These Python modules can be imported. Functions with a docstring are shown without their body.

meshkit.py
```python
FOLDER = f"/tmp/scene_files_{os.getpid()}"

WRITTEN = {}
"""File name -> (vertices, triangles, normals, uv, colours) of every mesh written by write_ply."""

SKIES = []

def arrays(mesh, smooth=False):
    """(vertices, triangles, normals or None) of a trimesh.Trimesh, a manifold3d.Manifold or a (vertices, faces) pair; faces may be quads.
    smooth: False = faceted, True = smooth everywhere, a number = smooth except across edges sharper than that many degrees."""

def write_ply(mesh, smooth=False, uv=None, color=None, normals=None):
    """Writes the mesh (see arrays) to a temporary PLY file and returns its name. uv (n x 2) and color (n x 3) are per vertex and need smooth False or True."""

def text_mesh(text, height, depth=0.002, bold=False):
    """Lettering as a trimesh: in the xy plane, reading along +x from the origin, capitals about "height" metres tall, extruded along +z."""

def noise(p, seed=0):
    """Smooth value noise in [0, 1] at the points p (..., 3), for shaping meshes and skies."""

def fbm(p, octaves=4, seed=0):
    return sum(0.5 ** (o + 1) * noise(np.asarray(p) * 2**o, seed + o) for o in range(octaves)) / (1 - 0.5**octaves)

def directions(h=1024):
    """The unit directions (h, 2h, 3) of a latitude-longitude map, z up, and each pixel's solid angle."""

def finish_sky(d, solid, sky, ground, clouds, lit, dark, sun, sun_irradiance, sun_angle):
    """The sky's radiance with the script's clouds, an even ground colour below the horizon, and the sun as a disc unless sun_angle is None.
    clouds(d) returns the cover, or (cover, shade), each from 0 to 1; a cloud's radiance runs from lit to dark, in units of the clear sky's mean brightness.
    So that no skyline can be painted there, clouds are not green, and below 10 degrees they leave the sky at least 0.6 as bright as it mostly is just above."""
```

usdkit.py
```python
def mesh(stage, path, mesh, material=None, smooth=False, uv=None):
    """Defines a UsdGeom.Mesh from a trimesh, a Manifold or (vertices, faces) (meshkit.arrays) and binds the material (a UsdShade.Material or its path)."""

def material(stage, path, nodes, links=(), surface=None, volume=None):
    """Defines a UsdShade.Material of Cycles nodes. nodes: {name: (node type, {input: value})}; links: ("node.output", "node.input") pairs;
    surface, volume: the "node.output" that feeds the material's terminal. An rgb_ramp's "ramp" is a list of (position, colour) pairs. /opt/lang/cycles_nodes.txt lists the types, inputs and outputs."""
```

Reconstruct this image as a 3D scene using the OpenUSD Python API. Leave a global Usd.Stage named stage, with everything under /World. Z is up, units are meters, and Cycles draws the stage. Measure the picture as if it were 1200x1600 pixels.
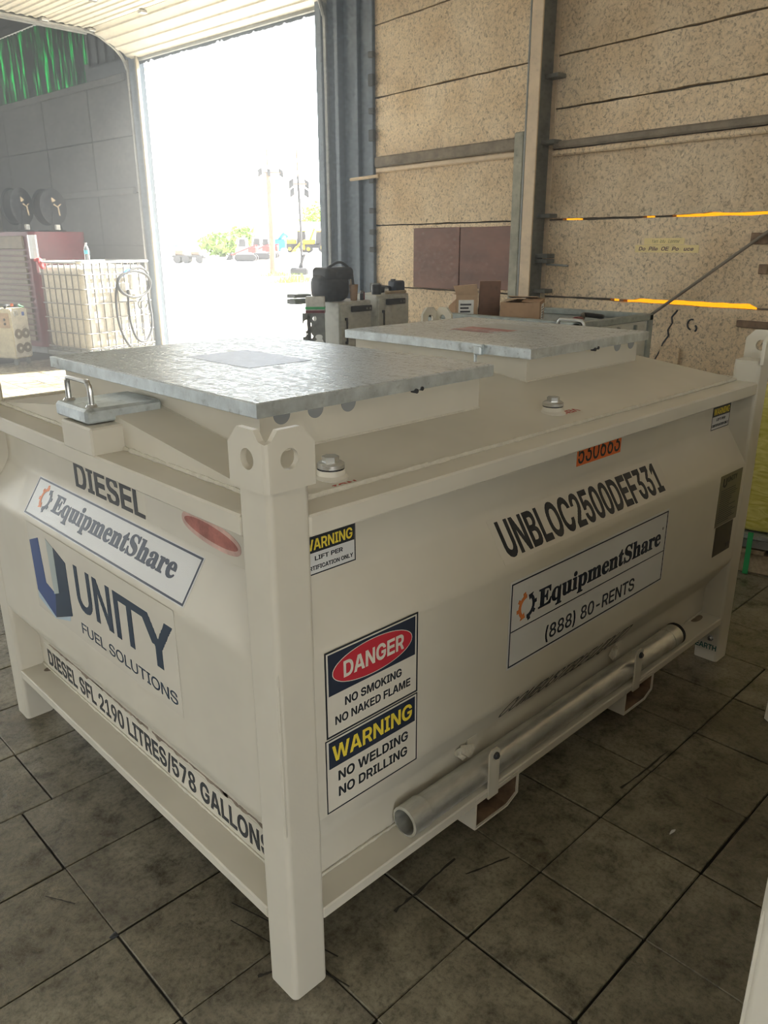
import math, random, glob
import numpy as np, trimesh, usdkit
import manifold3d as m3
from shapely.geometry import Polygon, Point, box as sbox, LineString
from shapely import affinity
from shapely.ops import unary_union
from pxr import Usd, UsdGeom, UsdLux, UsdShade, Gf, Vt

random.seed(7)
rng = np.random.default_rng(11)
stage = Usd.Stage.CreateInMemory()
UsdGeom.SetStageUpAxis(stage, 'Z'); UsdGeom.SetStageMetersPerUnit(stage, 1.0)
UsdGeom.Xform.Define(stage, '/World'); UsdGeom.Scope.Define(stage, '/World/Looks')

# ------------------------------------------------------------------ camera
CAM = np.array([-0.680, -0.963, 1.435]); YAW, PITCH, ROLL, FPX = 0.8017, -0.3302, -0.0041, 1224.64
F_ = np.array([math.cos(YAW)*math.cos(PITCH), math.sin(YAW)*math.cos(PITCH), math.sin(PITCH)])
R0 = np.array([math.sin(YAW), -math.cos(YAW), 0.0]); U0 = np.cross(R0, F_)
R_ = math.cos(ROLL)*R0 + math.sin(ROLL)*U0; U_ = math.cos(ROLL)*U0 - math.sin(ROLL)*R0
camera = UsdGeom.Camera.Define(stage, '/World/camera')
camera.CreateHorizontalApertureAttr(36.0); camera.CreateVerticalApertureAttr(48.0)
camera.CreateFocalLengthAttr(FPX/1200*36.0); camera.CreateClippingRangeAttr(Gf.Vec2f(0.05, 2000))
camera.AddTransformOp().Set(Gf.Matrix4d(*R_, 0, *U_, 0, *(-F_), 0, *CAM, 1))
camera.CreateExposureAttr(-0.14)

# ------------------------------------------------------------------ light: hazy bright sky, sun from outside the big door
SUN_AZ, SUN_EL = math.radians(-11), math.radians(46)
sky = usdkit.material(stage, '/World/Looks/sky', {
    's': ('sky_texture', {'sky_type': 'multiple_scattering', 'sun_disc': False, 'sun_elevation': SUN_EL, 'sun_rotation': math.pi/2 - SUN_AZ, 'aerosol_density': 2.5, 'air_density': 1.2}),
    'm': ('mix', {'fac': 0.6, 'color2': (14.0, 13.2, 11.6)}),
    'b': ('background_shader', {'strength': 0.42})}, [('s.color', 'm.color1'), ('m.color', 'b.color')], surface='b.background')
dome = UsdLux.DomeLight.Define(stage, '/World/sky_dome'); UsdShade.MaterialBindingAPI.Apply(dome.GetPrim()).Bind(sky)
sun = UsdLux.DistantLight.Define(stage, '/World/sun'); sun.CreateAngleAttr(0.6); sun.CreateIntensityAttr(20.0/(math.pi*math.sin(math.radians(.3))**2)); sun.CreateColorAttr(Gf.Vec3f(1.0, 0.94, 0.84))
L_ = np.array([math.cos(SUN_AZ)*math.cos(SUN_EL), math.sin(SUN_AZ)*math.cos(SUN_EL), math.sin(SUN_EL)])   # towards the sun
sx = np.cross([0, 0, 1.0], L_); sx /= np.linalg.norm(sx); sy = np.cross(L_, sx)
sun.AddTransformOp().Set(Gf.Matrix4d(*sx, 0, *sy, 0, *L_, 0, 0, 0, 30, 1))
LAMP = 17.0      # radiance of the unseen ceiling tubes
HAZE = 0.050     # haze added in the hall to stand in for lens glare

# ------------------------------------------------------------------ scene helpers
taken = {}
def numbered(parent, name):
    k = taken.get((parent, name), 0); taken[(parent, name)] = k + 1
    return f'{parent}/{name}' if k == 0 else f'{parent}/{name}_{k:03d}'
def tag(path, label=None, cat=None, group=None, kind=None):
    p = stage.GetPrimAtPath(path)
    for k, v in (('label', label), ('category', cat), ('group', group), ('kind', kind)):
        if v: p.SetCustomDataByKey(k, v)
    return path
def thing(name, label, cat, group=None, M=None, kind=None):
    path = numbered('/World', name); x = UsdGeom.Xform.Define(stage, path)
    if M is not None: x.AddTransformOp().Set(Gf.Matrix4d(*np.asarray(M, float).T.ravel()))
    return tag(path, label, cat, group, kind)
def part(parent, name, mesh, mat, smooth=35, label=None, kind=None):
    path = numbered(parent, name)
    usdkit.mesh(stage, path, mesh, mat, smooth=smooth)
    return tag(path, label, None, None, kind)
def solo(name, mesh, mat, label, cat, group=None, smooth=35, kind=None, M=None):
    path = numbered('/World', name); m = usdkit.mesh(stage, path, mesh, mat, smooth=smooth)
    if M is not None: m.AddTransformOp().Set(Gf.Matrix4d(*np.asarray(M, float).T.ravel()))
    return tag(path, label, cat, group, kind)
def struct(name, M=None):
    path = numbered('/World', name); x = UsdGeom.Xform.Define(stage, path)
    if M is not None: x.AddTransformOp().Set(Gf.Matrix4d(*np.asarray(M, float).T.ravel()))
    return tag(path, kind='structure')
def dup(path, name, M, label, cat, group=None):
    p = numbered('/World', name); x = UsdGeom.Xform.Define(stage, p)
    x.GetPrim().GetReferences().AddInternalReference(path); x.ClearXformOpOrder()
    x.AddTransformOp().Set(Gf.Matrix4d(*np.asarray(M, float).T.ravel())); x.GetPrim().SetInstanceable(True)
    return tag(p, label, cat, group)
def TR(x, y, z, rot=0.0):
    M = np.eye(4); c, s = math.cos(rot), math.sin(rot); M[:2, :2] = [[c, -s], [s, c]]; M[:3, 3] = [x, y, z]; return M

# ------------------------------------------------------------------ mesh helpers
cat = trimesh.util.concatenate
def box(x0, x1, y0, y1, z0, z1, b=0.0):
    if b <= 0:
        m = trimesh.creation.box([x1-x0, y1-y0, z1-z0]); m.apply_translation([(x0+x1)/2, (y0+y1)/2, (z0+z1)/2]); return m
    b = min(b, (x1-x0)*.49, (y1-y0)*.49, (z1-z0)*.49); pts = []
    for x, sxx in ((x0, 1), (x1, -1)):
        for y, syy in ((y0, 1), (y1, -1)):
            for z, szz in ((z0, 1), (z1, -1)):
                pts += [(x+sxx*b, y+syy*b, z), (x+sxx*b, y, z+szz*b), (x, y+syy*b, z+szz*b)]
    return trimesh.convex.convex_hull(np.array(pts))
def hull(pts): return trimesh.convex.convex_hull(np.asarray(pts, float))
def prism(poly, t, O=(0, 0, 0), U=(1, 0, 0), V=(0, 1, 0), base=0.0):
    """shapely polygon(s) in the u,v plane at O, extruded t along U x V starting at base."""
    U, V = np.asarray(U, float), np.asarray(V, float); U = U/np.linalg.norm(U); V = V/np.linalg.norm(V); N = np.cross(U, V)
    gs = [g for g in getattr(poly, 'geoms', [poly]) if g.area > 1e-10]
    m = cat([trimesh.creation.extrude_polygon(g, t, engine='earcut') for g in gs])
    M = np.eye(4); M[:3, 0], M[:3, 1], M[:3, 2] = U, V, N; M[:3, 3] = np.asarray(O, float) + N*base
    m.apply_transform(M); return m
def tube(pts, r, sides=10, closed=False):
    p = np.asarray(pts, float); n = len(p); r = np.broadcast_to(r, (n,))
    t = np.gradient(p, axis=0) if not closed else np.roll(p, -1, 0) - np.roll(p, 1, 0)
    t /= np.linalg.norm(t, axis=1, keepdims=True) + 1e-12
    a = np.cross(t[0], [0, 0, 1.0] if abs(t[0][2]) < .9 else [1.0, 0, 0]); a /= np.linalg.norm(a); A = []
    for k in range(n):
        a = a - t[k]*(a@t[k]); a = a/(np.linalg.norm(a) + 1e-12); A.append(a)
    A = np.array(A); B = np.cross(t, A); ang = np.arange(sides)*2*np.pi/sides
    v = (p[:, None] + r[:, None, None]*(np.cos(ang)[None, :, None]*A[:, None] + np.sin(ang)[None, :, None]*B[:, None])).reshape(-1, 3)
    f = []
    for i in range(n if closed else n-1):
        j = (i+1) % n
        for k in range(sides):
            k2 = (k+1) % sides; f += [[i*sides+k, i*sides+k2, j*sides+k2], [i*sides+k, j*sides+k2, j*sides+k]]
    if not closed:
        c0, c1 = len(v), len(v)+1; v = np.vstack([v, p[0], p[-1]])
        for k in range(sides):
            k2 = (k+1) % sides; f += [[c0, k2, k], [c1, (n-1)*sides+k, (n-1)*sides+k2]]
    return trimesh.Trimesh(v, np.array(f), process=False)
def cyl(p0, p1, r, sides=16): return tube([p0, p1], r, sides)
def curve(pts, n=24):
    p = np.asarray(pts, float); p = np.vstack([2*p[0]-p[1], p, 2*p[-1]-p[-2]]); out = []
    for i in range(1, len(p)-2):
        for t in np.linspace(0, 1, max(2, n//(len(p)-3)), endpoint=False):
            a, b, c, d = p[i-1], p[i], p[i+1], p[i+2]
            out.append(.5*((2*b)+(-a+c)*t+(2*a-5*b+4*c-d)*t*t+(-a+3*b-3*c+d)*t**3))
    return np.array(out + [p[-2]])
def lathe(profile, O=(0, 0, 0), axis=(0, 0, 1), sides=24):
    m = trimesh.creation.revolve(np.asarray(profile, float), sections=sides)
    z = np.asarray(axis, float)/np.linalg.norm(axis)
    m.apply_transform(trimesh.geometry.align_vectors([0, 0, 1], z)); m.apply_translation(O); return m
def ring_pts(c, r, U, V, n=40, a0=0, a1=2*math.pi, end=True):
    a = np.linspace(a0, a1, n, endpoint=end); return np.asarray(c) + r*(np.cos(a)[:, None]*np.asarray(U) + np.sin(a)[:, None]*np.asarray(V))
def diff(a, *bs):
    tom = lambda m: m3.Manifold(m3.Mesh(np.asarray(m.vertices, np.float32), np.asarray(m.faces, np.uint32)))
    A = tom(a)
    for b in bs: A = A - tom(b)
    o = A.to_mesh(); return trimesh.Trimesh(o.vert_properties[:, :3], o.tri_verts, process=False)
def rrect(x0, y0, x1, y1, r): return sbox(x0+r, y0+r, x1-r, y1-r).buffer(r, quad_segs=4)
def frame_rect(x0, y0, x1, y1, t): return sbox(x0, y0, x1, y1).difference(sbox(x0+t, y0+t, x1-t, y1-t))

# ------------------------------------------------------------------ lettering
from PIL import Image, ImageDraw, ImageFont
_fonts = {}
def text_poly(text, weight=700, fam='Inter', stroke=0):
    key = (text, weight, fam, stroke)
    if key in _fonts: return _fonts[key]
    path = glob.glob('/opt/blender-*/*/datafiles/fonts/' + {'Inter': 'Inter.woff2', 'Math': 'NotoSansMath-Regular.woff2', 'Mono': 'DejaVuSansMono.woff2'}[fam])[0]
    font = ImageFont.truetype(path, 110)
    if fam == 'Inter': font.set_variation_by_axes([32, weight])
    x0, y0, x1, y1 = font.getbbox(text, anchor='ls', stroke_width=stroke)
    im = Image.new('L', (x1-x0+8, y1-y0+8)); ImageDraw.Draw(im).text((4-x0, 4-y0), text, 255, font, anchor='ls', stroke_width=stroke)
    on = np.pad(np.asarray(im) > 127, ((0, 0), (1, 1))).astype(np.int8)
    rows, st = np.nonzero(np.diff(on, axis=1) == 1); en = np.nonzero(np.diff(on, axis=1) == -1)[1]
    g = unary_union([sbox(a, -r-1, b, -r) for r, a, b in zip(rows, st, en)]).buffer(.6).buffer(-.6).simplify(.7)
    _fonts[key] = g; return g
def fit(g, x0, y0, w, h, shear=0.0):
    a, b, c, d = g.bounds
    g = affinity.affine_transform(g, [w/(c-a), 0, 0, h/(d-b), x0-a*w/(c-a), y0-b*h/(d-b)])
    if shear: g = affinity.affine_transform(g, [1, shear, 0, 1, -shear*y0, 0])
    return g
def T(text, x0, y0, w, h, weight=700, fam='Inter', stroke=0, shear=0.0): return fit(text_poly(text, weight, fam, stroke), x0, y0, w, h, shear)
def mathbold(s):   # slab-like bold serif letters
    return ''.join(chr(0x1D400+ord(c)-65) if c.isupper() else chr(0x1D41A+ord(c)-97) for c in s)

# ------------------------------------------------------------------ materials
def mat(name, color, rough=.5, metal=0.0, var=.08, scale=5.0, bump=0.0, bscale=60.0, stretch=(1, 1, 1), spec=.5, detail=4, rvar=0.0, coat=0.0, trans=0.0):
    c = np.asarray(color, float)
    nodes = {'g': ('geometry', {}), 'mp': ('mapping', {'scale': stretch}), 'n': ('noise_texture', {'scale': scale, 'detail': detail, 'roughness': .6}),
             'r': ('rgb_ramp', {'ramp': [(.3, c*(1-var)), (.7, np.minimum(c*(1+var), 1))]}),
             'p': ('principled_bsdf', {'roughness': rough, 'metallic': metal, 'specular_ior_level': spec, 'coat_weight': coat, 'coat_roughness': .12, 'transmission_weight': trans})}
    links = [('g.position', 'mp.vector'), ('mp.vector', 'n.vector'), ('n.fac', 'r.fac'), ('r.color', 'p.base_color')]
    if bump:
        nodes['bn'] = ('noise_texture', {'scale': bscale, 'detail': 4}); nodes['bu'] = ('bump', {'strength': bump, 'distance': .004})
        links += [('mp.vector', 'bn.vector'), ('bn.fac', 'bu.height'), ('bu.normal', 'p.normal')]
    if rvar:
        nodes['rm'] = ('map_range', {'from_min': .3, 'from_max': .7, 'to_min': max(rough-rvar, .05), 'to_max': min(rough+rvar, 1)}); nodes['rn'] = ('noise_texture', {'scale': scale*2.3, 'detail': 5})
        links += [('mp.vector', 'rn.vector'), ('rn.fac', 'rm.value'), ('rm.result', 'p.roughness')]
    return usdkit.material(stage, f'/World/Looks/{name}', nodes, links, surface='p.BSDF')
M_ = {}
M_['white'] = mat('white_paint', (.63, .59, .495), .42, var=.05, scale=3, bump=.05, bscale=140, rvar=.06)
M_['weld'] = mat('weld_paint', (.62, .58, .48), .5, var=.08, scale=60, bump=.6, bscale=160)
M_['sticker'] = mat('white_sticker', (.66, .66, .64), .28, var=.015, bump=.12, bscale=420)
M_['clear'] = mat('cream_sticker', (.66, .62, .53), .28, var=.02)
M_['navy'] = mat('navy_ink', (.022, .03, .05), .33, var=.05)
M_['ink'] = mat('black_ink', (.018, .022, .028), .4, var=.05)
M_['dimink'] = mat('grey_ink', (.06, .062, .065), .5, var=.1)
M_['green_ink'] = mat('green_ink', (.015, .09, .075), .5, var=.05)
M_['red_ink'] = mat('red_ink', (.50, .03, .045), .35, var=.03)
M_['redtext'] = mat('red_text', (.42, .07, .05), .5, var=.1)
M_['yellow'] = mat('yellow_ink', (.80, .62, .06), .4, var=.03)
M_['orange'] = mat('orange_ink', (.72, .22, .06), .4, var=.03)
M_['orange_tag'] = mat('orange_tag', (.78, .17, .04), .5, var=.05)
M_['logoblue'] = mat('logo_blue', (.05, .085, .22), .4, var=.03)
M_['logodark'] = mat('logo_slate', (.028, .045, .07), .4, var=.03)
M_['logogrey'] = mat('logo_grey', (.42, .47, .45), .4, var=.03)
M_['platewarm'] = mat('engraved_plate', (.24, .23, .17), .35, metal=.5, var=.05)
M_['platedark'] = mat('etched_plate', (.085, .075, .06), .4, metal=.3, var=.15, scale=20)
M_['steel'] = mat('bright_steel', (.62, .62, .60), .25, metal=.9, var=.06)
M_['pipe'] = mat('galvanised_pipe', (.66, .66, .62), .27, metal=.75, var=.05, scale=9, stretch=(.35, 1, 1), rvar=.06, bump=.03)
M_['galv'] = mat('galvanised_edge', (.60, .65, .67), .42, metal=.75, var=.2, scale=22, rvar=.12)
M_['rubber'] = mat('black_rubber', (.02, .02, .022), .5)
M_['dark'] = mat('dark_plastic', (.028, .03, .034), .45)
M_['darkhole'] = mat('hole_grey', (.30, .31, .31), .6)
M_['rust'] = mat('rusty_inside', (.20, .13, .08), .8, var=.5, scale=14)
M_['timber'] = mat('raw_timber', (.42, .33, .22), .8, var=.2, scale=8, stretch=(1, 8, 8))
M_['card'] = mat('cardboard', (.40, .26, .16), .8, var=.08, scale=10)
M_['cardlight'] = mat('cardboard_inside', (.50, .36, .24), .8, var=.08)
M_['carddark'] = mat('dark_cardboard', (.20, .12, .085), .8, var=.08)
M_['paper'] = mat('white_paper', (.78, .78, .75), .7, var=.04, scale=30)
M_['greysteel'] = mat('grey_steel', (.25, .26, .25), .5, var=.12, scale=8)
M_['stillage'] = mat('stillage_paint', (.30, .33, .31), .5, var=.25, scale=18)
M_['cabinet'] = mat('cabinet_grey', (.58, .58, .53), .5, var=.06, scale=6)
M_['redtank'] = mat('maroon_paint', (.16, .014, .025), .32, var=.1, scale=4)
M_['beige'] = mat('beige_enamel', (.62, .56, .40), .45, var=.04)
M_['offwhite'] = mat('off_white_enamel', (.70, .68, .62), .45, var=.04)
M_['blue'] = mat('blue_plastic', (.03, .12, .55), .4)
M_['green'] = mat('green_plastic', (.04, .42, .14), .5)
M_['hose'] = mat('black_hose', (.03, .032, .035), .32)
M_['dgrey'] = mat('blue_grey_steel', (.12, .155, .20), .45, var=.18, scale=5, stretch=(1, 1, .15))
M_['dwall'] = mat('grey_block_wall', (.105, .105, .098), .85, var=.15, scale=3.5, bump=.25, bscale=40)
M_['dclad'] = mat('dark_cladding', (.035, .045, .05), .6, var=.25, scale=4)
M_['doorcream'] = mat('door_cream', (.70, .66, .56), .5, var=.05, scale=3)
M_['track'] = mat('door_track', (.45, .45, .43), .35, metal=.7, var=.1)
M_['roofing'] = mat('ceiling_sheet', (.72, .70, .64), .6, var=.06)
M_['farwall'] = mat('plain_wall', (.42, .38, .30), .8, var=.08)
M_['column'] = mat('column_tan', (.62, .49, .34), .6, var=.1, scale=6)
M_['columngrey'] = mat('column_grey', (.16, .16, .14), .6, var=.2, scale=8)
M_['mossy'] = mat('weathered_post', (.34, .335, .27), .8, var=.25, scale=9)
M_['ply'] = mat('brown_plywood', (.17, .08, .058), .55, var=.35, scale=2.2, stretch=(1, 1, 3), detail=6)
M_['girt'] = mat('dirty_girt', (.22, .185, .14), .8, var=.3, scale=9)
M_['tape'] = mat('masking_tape', (.80, .66, .32), .7, var=.06)
M_['grout'] = mat('joint_dirt', (.018, .016, .012), .9, var=.3, scale=9)
M_['ground'] = mat('yard_gravel', (.50, .48, .43), .9, var=.1, scale=.6)
M_['grass'] = mat('yard_grass', (.22, .30, .06), .8, var=.2)
M_['foliage'] = mat('tree_leaves', (.20, .30, .06), .7, var=.3, scale=2)
M_['hill'] = mat('far_hill', (.20, .30, .33), .9)
M_['bwhite'] = mat('building_white', (.62, .62, .60), .7)
M_['bgrey'] = mat('building_grey', (.22, .22, .23), .7)
M_['pole'] = mat('pole_wood', (.16, .12, .09), .8, var=.15, scale=3)
M_['mred'] = mat('machine_red', (.55, .05, .05), .5)
M_['mwhite'] = mat('machine_white', (.7, .7, .68), .5)
M_['mblack'] = mat('machine_black', (.04, .04, .045), .6)
M_['myellow'] = mat('machine_yellow', (.75, .42, .03), .5)
M_['mblue'] = mat('machine_blue', (.02, .16, .55), .5)
def emis(name, c, s): return usdkit.material(stage, f'/World/Looks/{name}', {'e': ('emission', {'color': c, 'strength': s})}, [], surface='e.emission')
M_['tubelight'] = emis('unseen_tube_light', (1.0, .93, .80), LAMP)
# galvanised lid: rough zinc with swirled scratches
M_['lid'] = usdkit.material(stage, '/World/Looks/lid_zinc', {
    'g': ('geometry', {}), 'm': ('mapping', {'scale': (34, 3.0, 1), 'rotation': (0, 0, .5)}), 'm2': ('mapping', {'scale': (7, 16, 1), 'rotation': (0, 0, -.5)}),
    's': ('noise_texture', {'scale': 2.4, 'detail': 8, 'roughness': .75, 'distortion': 2.2}), 't': ('noise_texture', {'scale': 2.4, 'detail': 8, 'roughness': .75, 'distortion': 3.2}), 's2': ('noise_texture', {'scale': 3.0, 'detail': 5}),
    'a': ('math', {'math_type': 'add'}), 'c': ('rgb_ramp', {'ramp': [(.25, (.50, .545, .57)), (.55, (.62, .665, .69)), (.75, (.72, .765, .79))]}),
    'rr': ('map_range', {'from_min': .80, 'from_max': 1.2, 'to_min': .15, 'to_max': .56, 'clamp': True}), 'b': ('bump', {'strength': .18, 'distance': .0014}),
    'p': ('principled_bsdf', {'metallic': .38, 'specular_ior_level': .5})},
    [('g.position', 'm.vector'), ('g.position', 'm2.vector'), ('m.vector', 's.vector'), ('m2.vector', 't.vector'), ('g.position', 's2.vector'), ('s2.fac', 'c.fac'), ('c.color', 'p.base_color'), ('s.fac', 'a.value1'), ('t.fac', 'a.value2'), ('a.value', 'rr.value'), ('rr.result', 'p.roughness'), ('a.value', 'b.height'), ('b.normal', 'p.normal')], surface='p.BSDF')
# rough speckled wall panels
def speckle(name, c1, c2, c3, sc=1.0):
    return usdkit.material(stage, f'/World/Looks/{name}', {
        'g': ('geometry', {}), 'n1': ('noise_texture', {'scale': 42*sc, 'detail': 6, 'roughness': .7, 'distortion': .8}), 'n2': ('noise_texture', {'scale': 2.2, 'detail': 4}),
        'r1': ('rgb_ramp', {'ramp': [(.36, c2), (.47, c1), (.62, np.minimum(np.array(c1)*1.18, 1))]}), 'r2': ('rgb_ramp', {'ramp': [(.35, (0, 0, 0)), (.75, (1, 1, 1))]}),
        'mx': ('mix', {'mix_type': 'multiply', 'color2': c3}), 'b': ('bump', {'strength': .55, 'distance': .012}), 'p': ('principled_bsdf', {'roughness': .9, 'specular_ior_level': .2})},
        [('g.position', 'n1.vector'), ('g.position', 'n2.vector'), ('n1.fac', 'r1.fac'), ('n2.fac', 'r2.fac'), ('r2.color', 'mx.fac'), ('r1.color', 'mx.color1'), ('mx.color', 'p.base_color'), ('n1.fac', 'b.height'), ('b.normal', 'p.normal')], surface='p.BSDF')
M_['panel'] = [speckle(f'wall_board_{i}', np.array((.74, .61, .44))*k, np.array((.36, .285, .195))*k, (.80, .74, .66)) for i, k in enumerate((1.0, .93, 1.07))]
# floor tiles: four tones
def tilemat(i, c):
    c = np.array(c)
    return usdkit.material(stage, f'/World/Looks/floor_tile_{i}', {
        'g': ('geometry', {}), 'n1': ('noise_texture', {'scale': 11, 'detail': 9, 'roughness': .72, 'distortion': .25}), 'n2': ('noise_texture', {'scale': 1.5, 'detail': 6, 'roughness': .65}), 'n3': ('noise_texture', {'scale': 85, 'detail': 6, 'roughness': .7}),
        'r1': ('rgb_ramp', {'ramp': [(.30, c*.35), (.45, c*.85), (.58, c*1.1), (.72, c*1.45)]}), 'r2': ('rgb_ramp', {'ramp': [(.32, (.42, .39, .35)), (.60, (1, 1, 1))]}), 'r3': ('rgb_ramp', {'ramp': [(.36, (.55, .53, .5)), (.50, (1, 1, 1)), (.70, (1.25, 1.25, 1.2))]}),
        'mx': ('mix', {'mix_type': 'multiply', 'fac': 1.0}), 'mz': ('mix', {'mix_type': 'multiply', 'fac': .8}), 'rr': ('map_range', {'from_min': .3, 'from_max': .7, 'to_min': .18, 'to_max': .50}), 'b': ('bump', {'strength': .5, 'distance': .006}), 'ad': ('math', {'math_type': 'multiply_add', 'value2': .35}),
        'p': ('principled_bsdf', {'specular_ior_level': .55})},
        [('g.position', 'n1.vector'), ('g.position', 'n2.vector'), ('g.position', 'n3.vector'), ('n1.fac', 'r1.fac'), ('n2.fac', 'r2.fac'), ('n3.fac', 'r3.fac'), ('r1.color', 'mx.color1'), ('r2.color', 'mx.color2'), ('mx.color', 'mz.color1'), ('r3.color', 'mz.color2'), ('mz.color', 'p.base_color'),
         ('n1.fac', 'rr.value'), ('rr.result', 'p.roughness'), ('n3.fac', 'ad.value1'), ('n1.fac', 'ad.value3'), ('ad.value', 'b.height'), ('b.normal', 'p.normal')], surface='p.BSDF')
M_['tile'] = [tilemat(i, c) for i, c in enumerate([(.262, .234, .166), (.244, .217, .15), (.28, .252, .18), (.256, .23, .17)])]
def translucent(name, c, c2=None, streak=False, gl=.06):
    nodes = {'g': ('geometry', {}), 't': ('translucent_bsdf', {'color': c}), 'd': ('diffuse_bsdf', {'color': c}), 'm': ('mix_closure', {'fac': .3})}
    links = [('t.BSDF', 'm.closure1'), ('d.BSDF', 'm.closure2')]; out = 'm.closure'
    if streak:
        nodes |= {'mp': ('mapping', {'scale': (14, 14, .9)}), 'n': ('noise_texture', {'scale': 1.6, 'detail': 6, 'roughness': .7}), 'r': ('rgb_ramp', {'ramp': [(.50, (0, 0, 0)), (.66, (1, 1, 1))]}), 'k': ('diffuse_bsdf', {'color': c2}), 'm2': ('mix_closure', {})}
        links += [('g.position', 'mp.vector'), ('mp.vector', 'n.vector'), ('n.fac', 'r.fac'), ('r.color', 'm2.fac'), ('k.BSDF', 'm2.closure1'), ('m.closure', 'm2.closure2')]; out = 'm2.closure'
    return usdkit.material(stage, f'/World/Looks/{name}', nodes, links, surface=out)
M_['greensheet'] = translucent('green_translucent_sheet', (.0, .42, .17), (.02, .03, .03), True)
M_['yellowsheet'] = translucent('yellow_translucent_sheet', (.40, .24, .045))
M_['film'] = usdkit.material(stage, '/World/Looks/yellow_film', {
    'g': ('geometry', {}), 'mp': ('mapping', {'scale': (1, 1, 3.5)}), 'n': ('noise_texture', {'scale': 9, 'detail': 5, 'distortion': 1.5}), 'r': ('rgb_ramp', {'ramp': [(.3, (.55, .49, .06)), (.7, (.86, .80, .30))]}), 'b': ('bump', {'strength': .6, 'distance': .01}),
    'p': ('principled_bsdf', {'roughness': .22})}, [('g.position', 'mp.vector'), ('mp.vector', 'n.vector'), ('n.fac', 'r.fac'), ('r.color', 'p.base_color'), ('n.fac', 'b.height'), ('b.normal', 'p.normal')], surface='p.BSDF')
M_['tote'] = usdkit.material(stage, '/World/Looks/tote_plastic', {'p': ('principled_bsdf', {'base_color': (.62, .59, .52), 'roughness': .4}), 't': ('translucent_bsdf', {'color': (.62, .58, .49)}), 'm': ('mix_closure', {'fac': .25})}, [('p.BSDF', 'm.closure1'), ('t.BSDF', 'm.closure2')], surface='m.closure')
M_['water'] = usdkit.material(stage, '/World/Looks/clear_bottle', {'p': ('principled_bsdf', {'base_color': (.85, .93, .97), 'roughness': .08, 'transmission_weight': .9, 'ior': 1.33})}, [], surface='p.BSDF')

# ================================================================== SETTING
# --- floor
def px_of(p):
    d = np.asarray(p, float) - CAM; z = d@F_
    return 600+FPX*(d@R_)/z, 800-FPX*(d@U_)/z, z
floor = struct('floor')
part(floor, 'floor_bed', box(-9.2, 5.3, -7.2, 14.2, -.12, -.006), M_['grout'])
TS, X0, Y0 = .2722, .365, .132
cells = []
for iy in range(-12, 38):
    for ix in range(-14, 20):
        y = Y0 + iy*TS; x = X0 + ix*TS + (.08 if y > .93 else 0)
        if x > 4.75 or y > 9.4: continue
        cx, cy = x+TS/2, y+TS/2; u, v, z = px_of((cx, cy, 0))
        inside = 0.10 < cx < 1.9 and .10 < cy < 1.36
        cells.append((x, y, z if (z > 0 and -60 < u < 1260 and -40 < v < 1680 and not inside) else 1e3 + abs(z)))
cells.sort(key=lambda c: c[2])
def tile(x, y):
    g = .0015 + .0010*rng.random(); h = .0016*rng.random(); j = .0012*rng.normal(size=2); b = .0022
    m = box(x+g+j[0], x+TS-g+j[0], y+g+j[1], y+TS-g+j[1], -.010, h-.0012, b)
    m.vertices[:, 2] += np.where(m.vertices[:, 2] > -.006, (m.vertices[:, 0]-x)*rng.normal()*.0015 + (m.vertices[:, 1]-y)*rng.normal()*.0015, 0); return m
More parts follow.
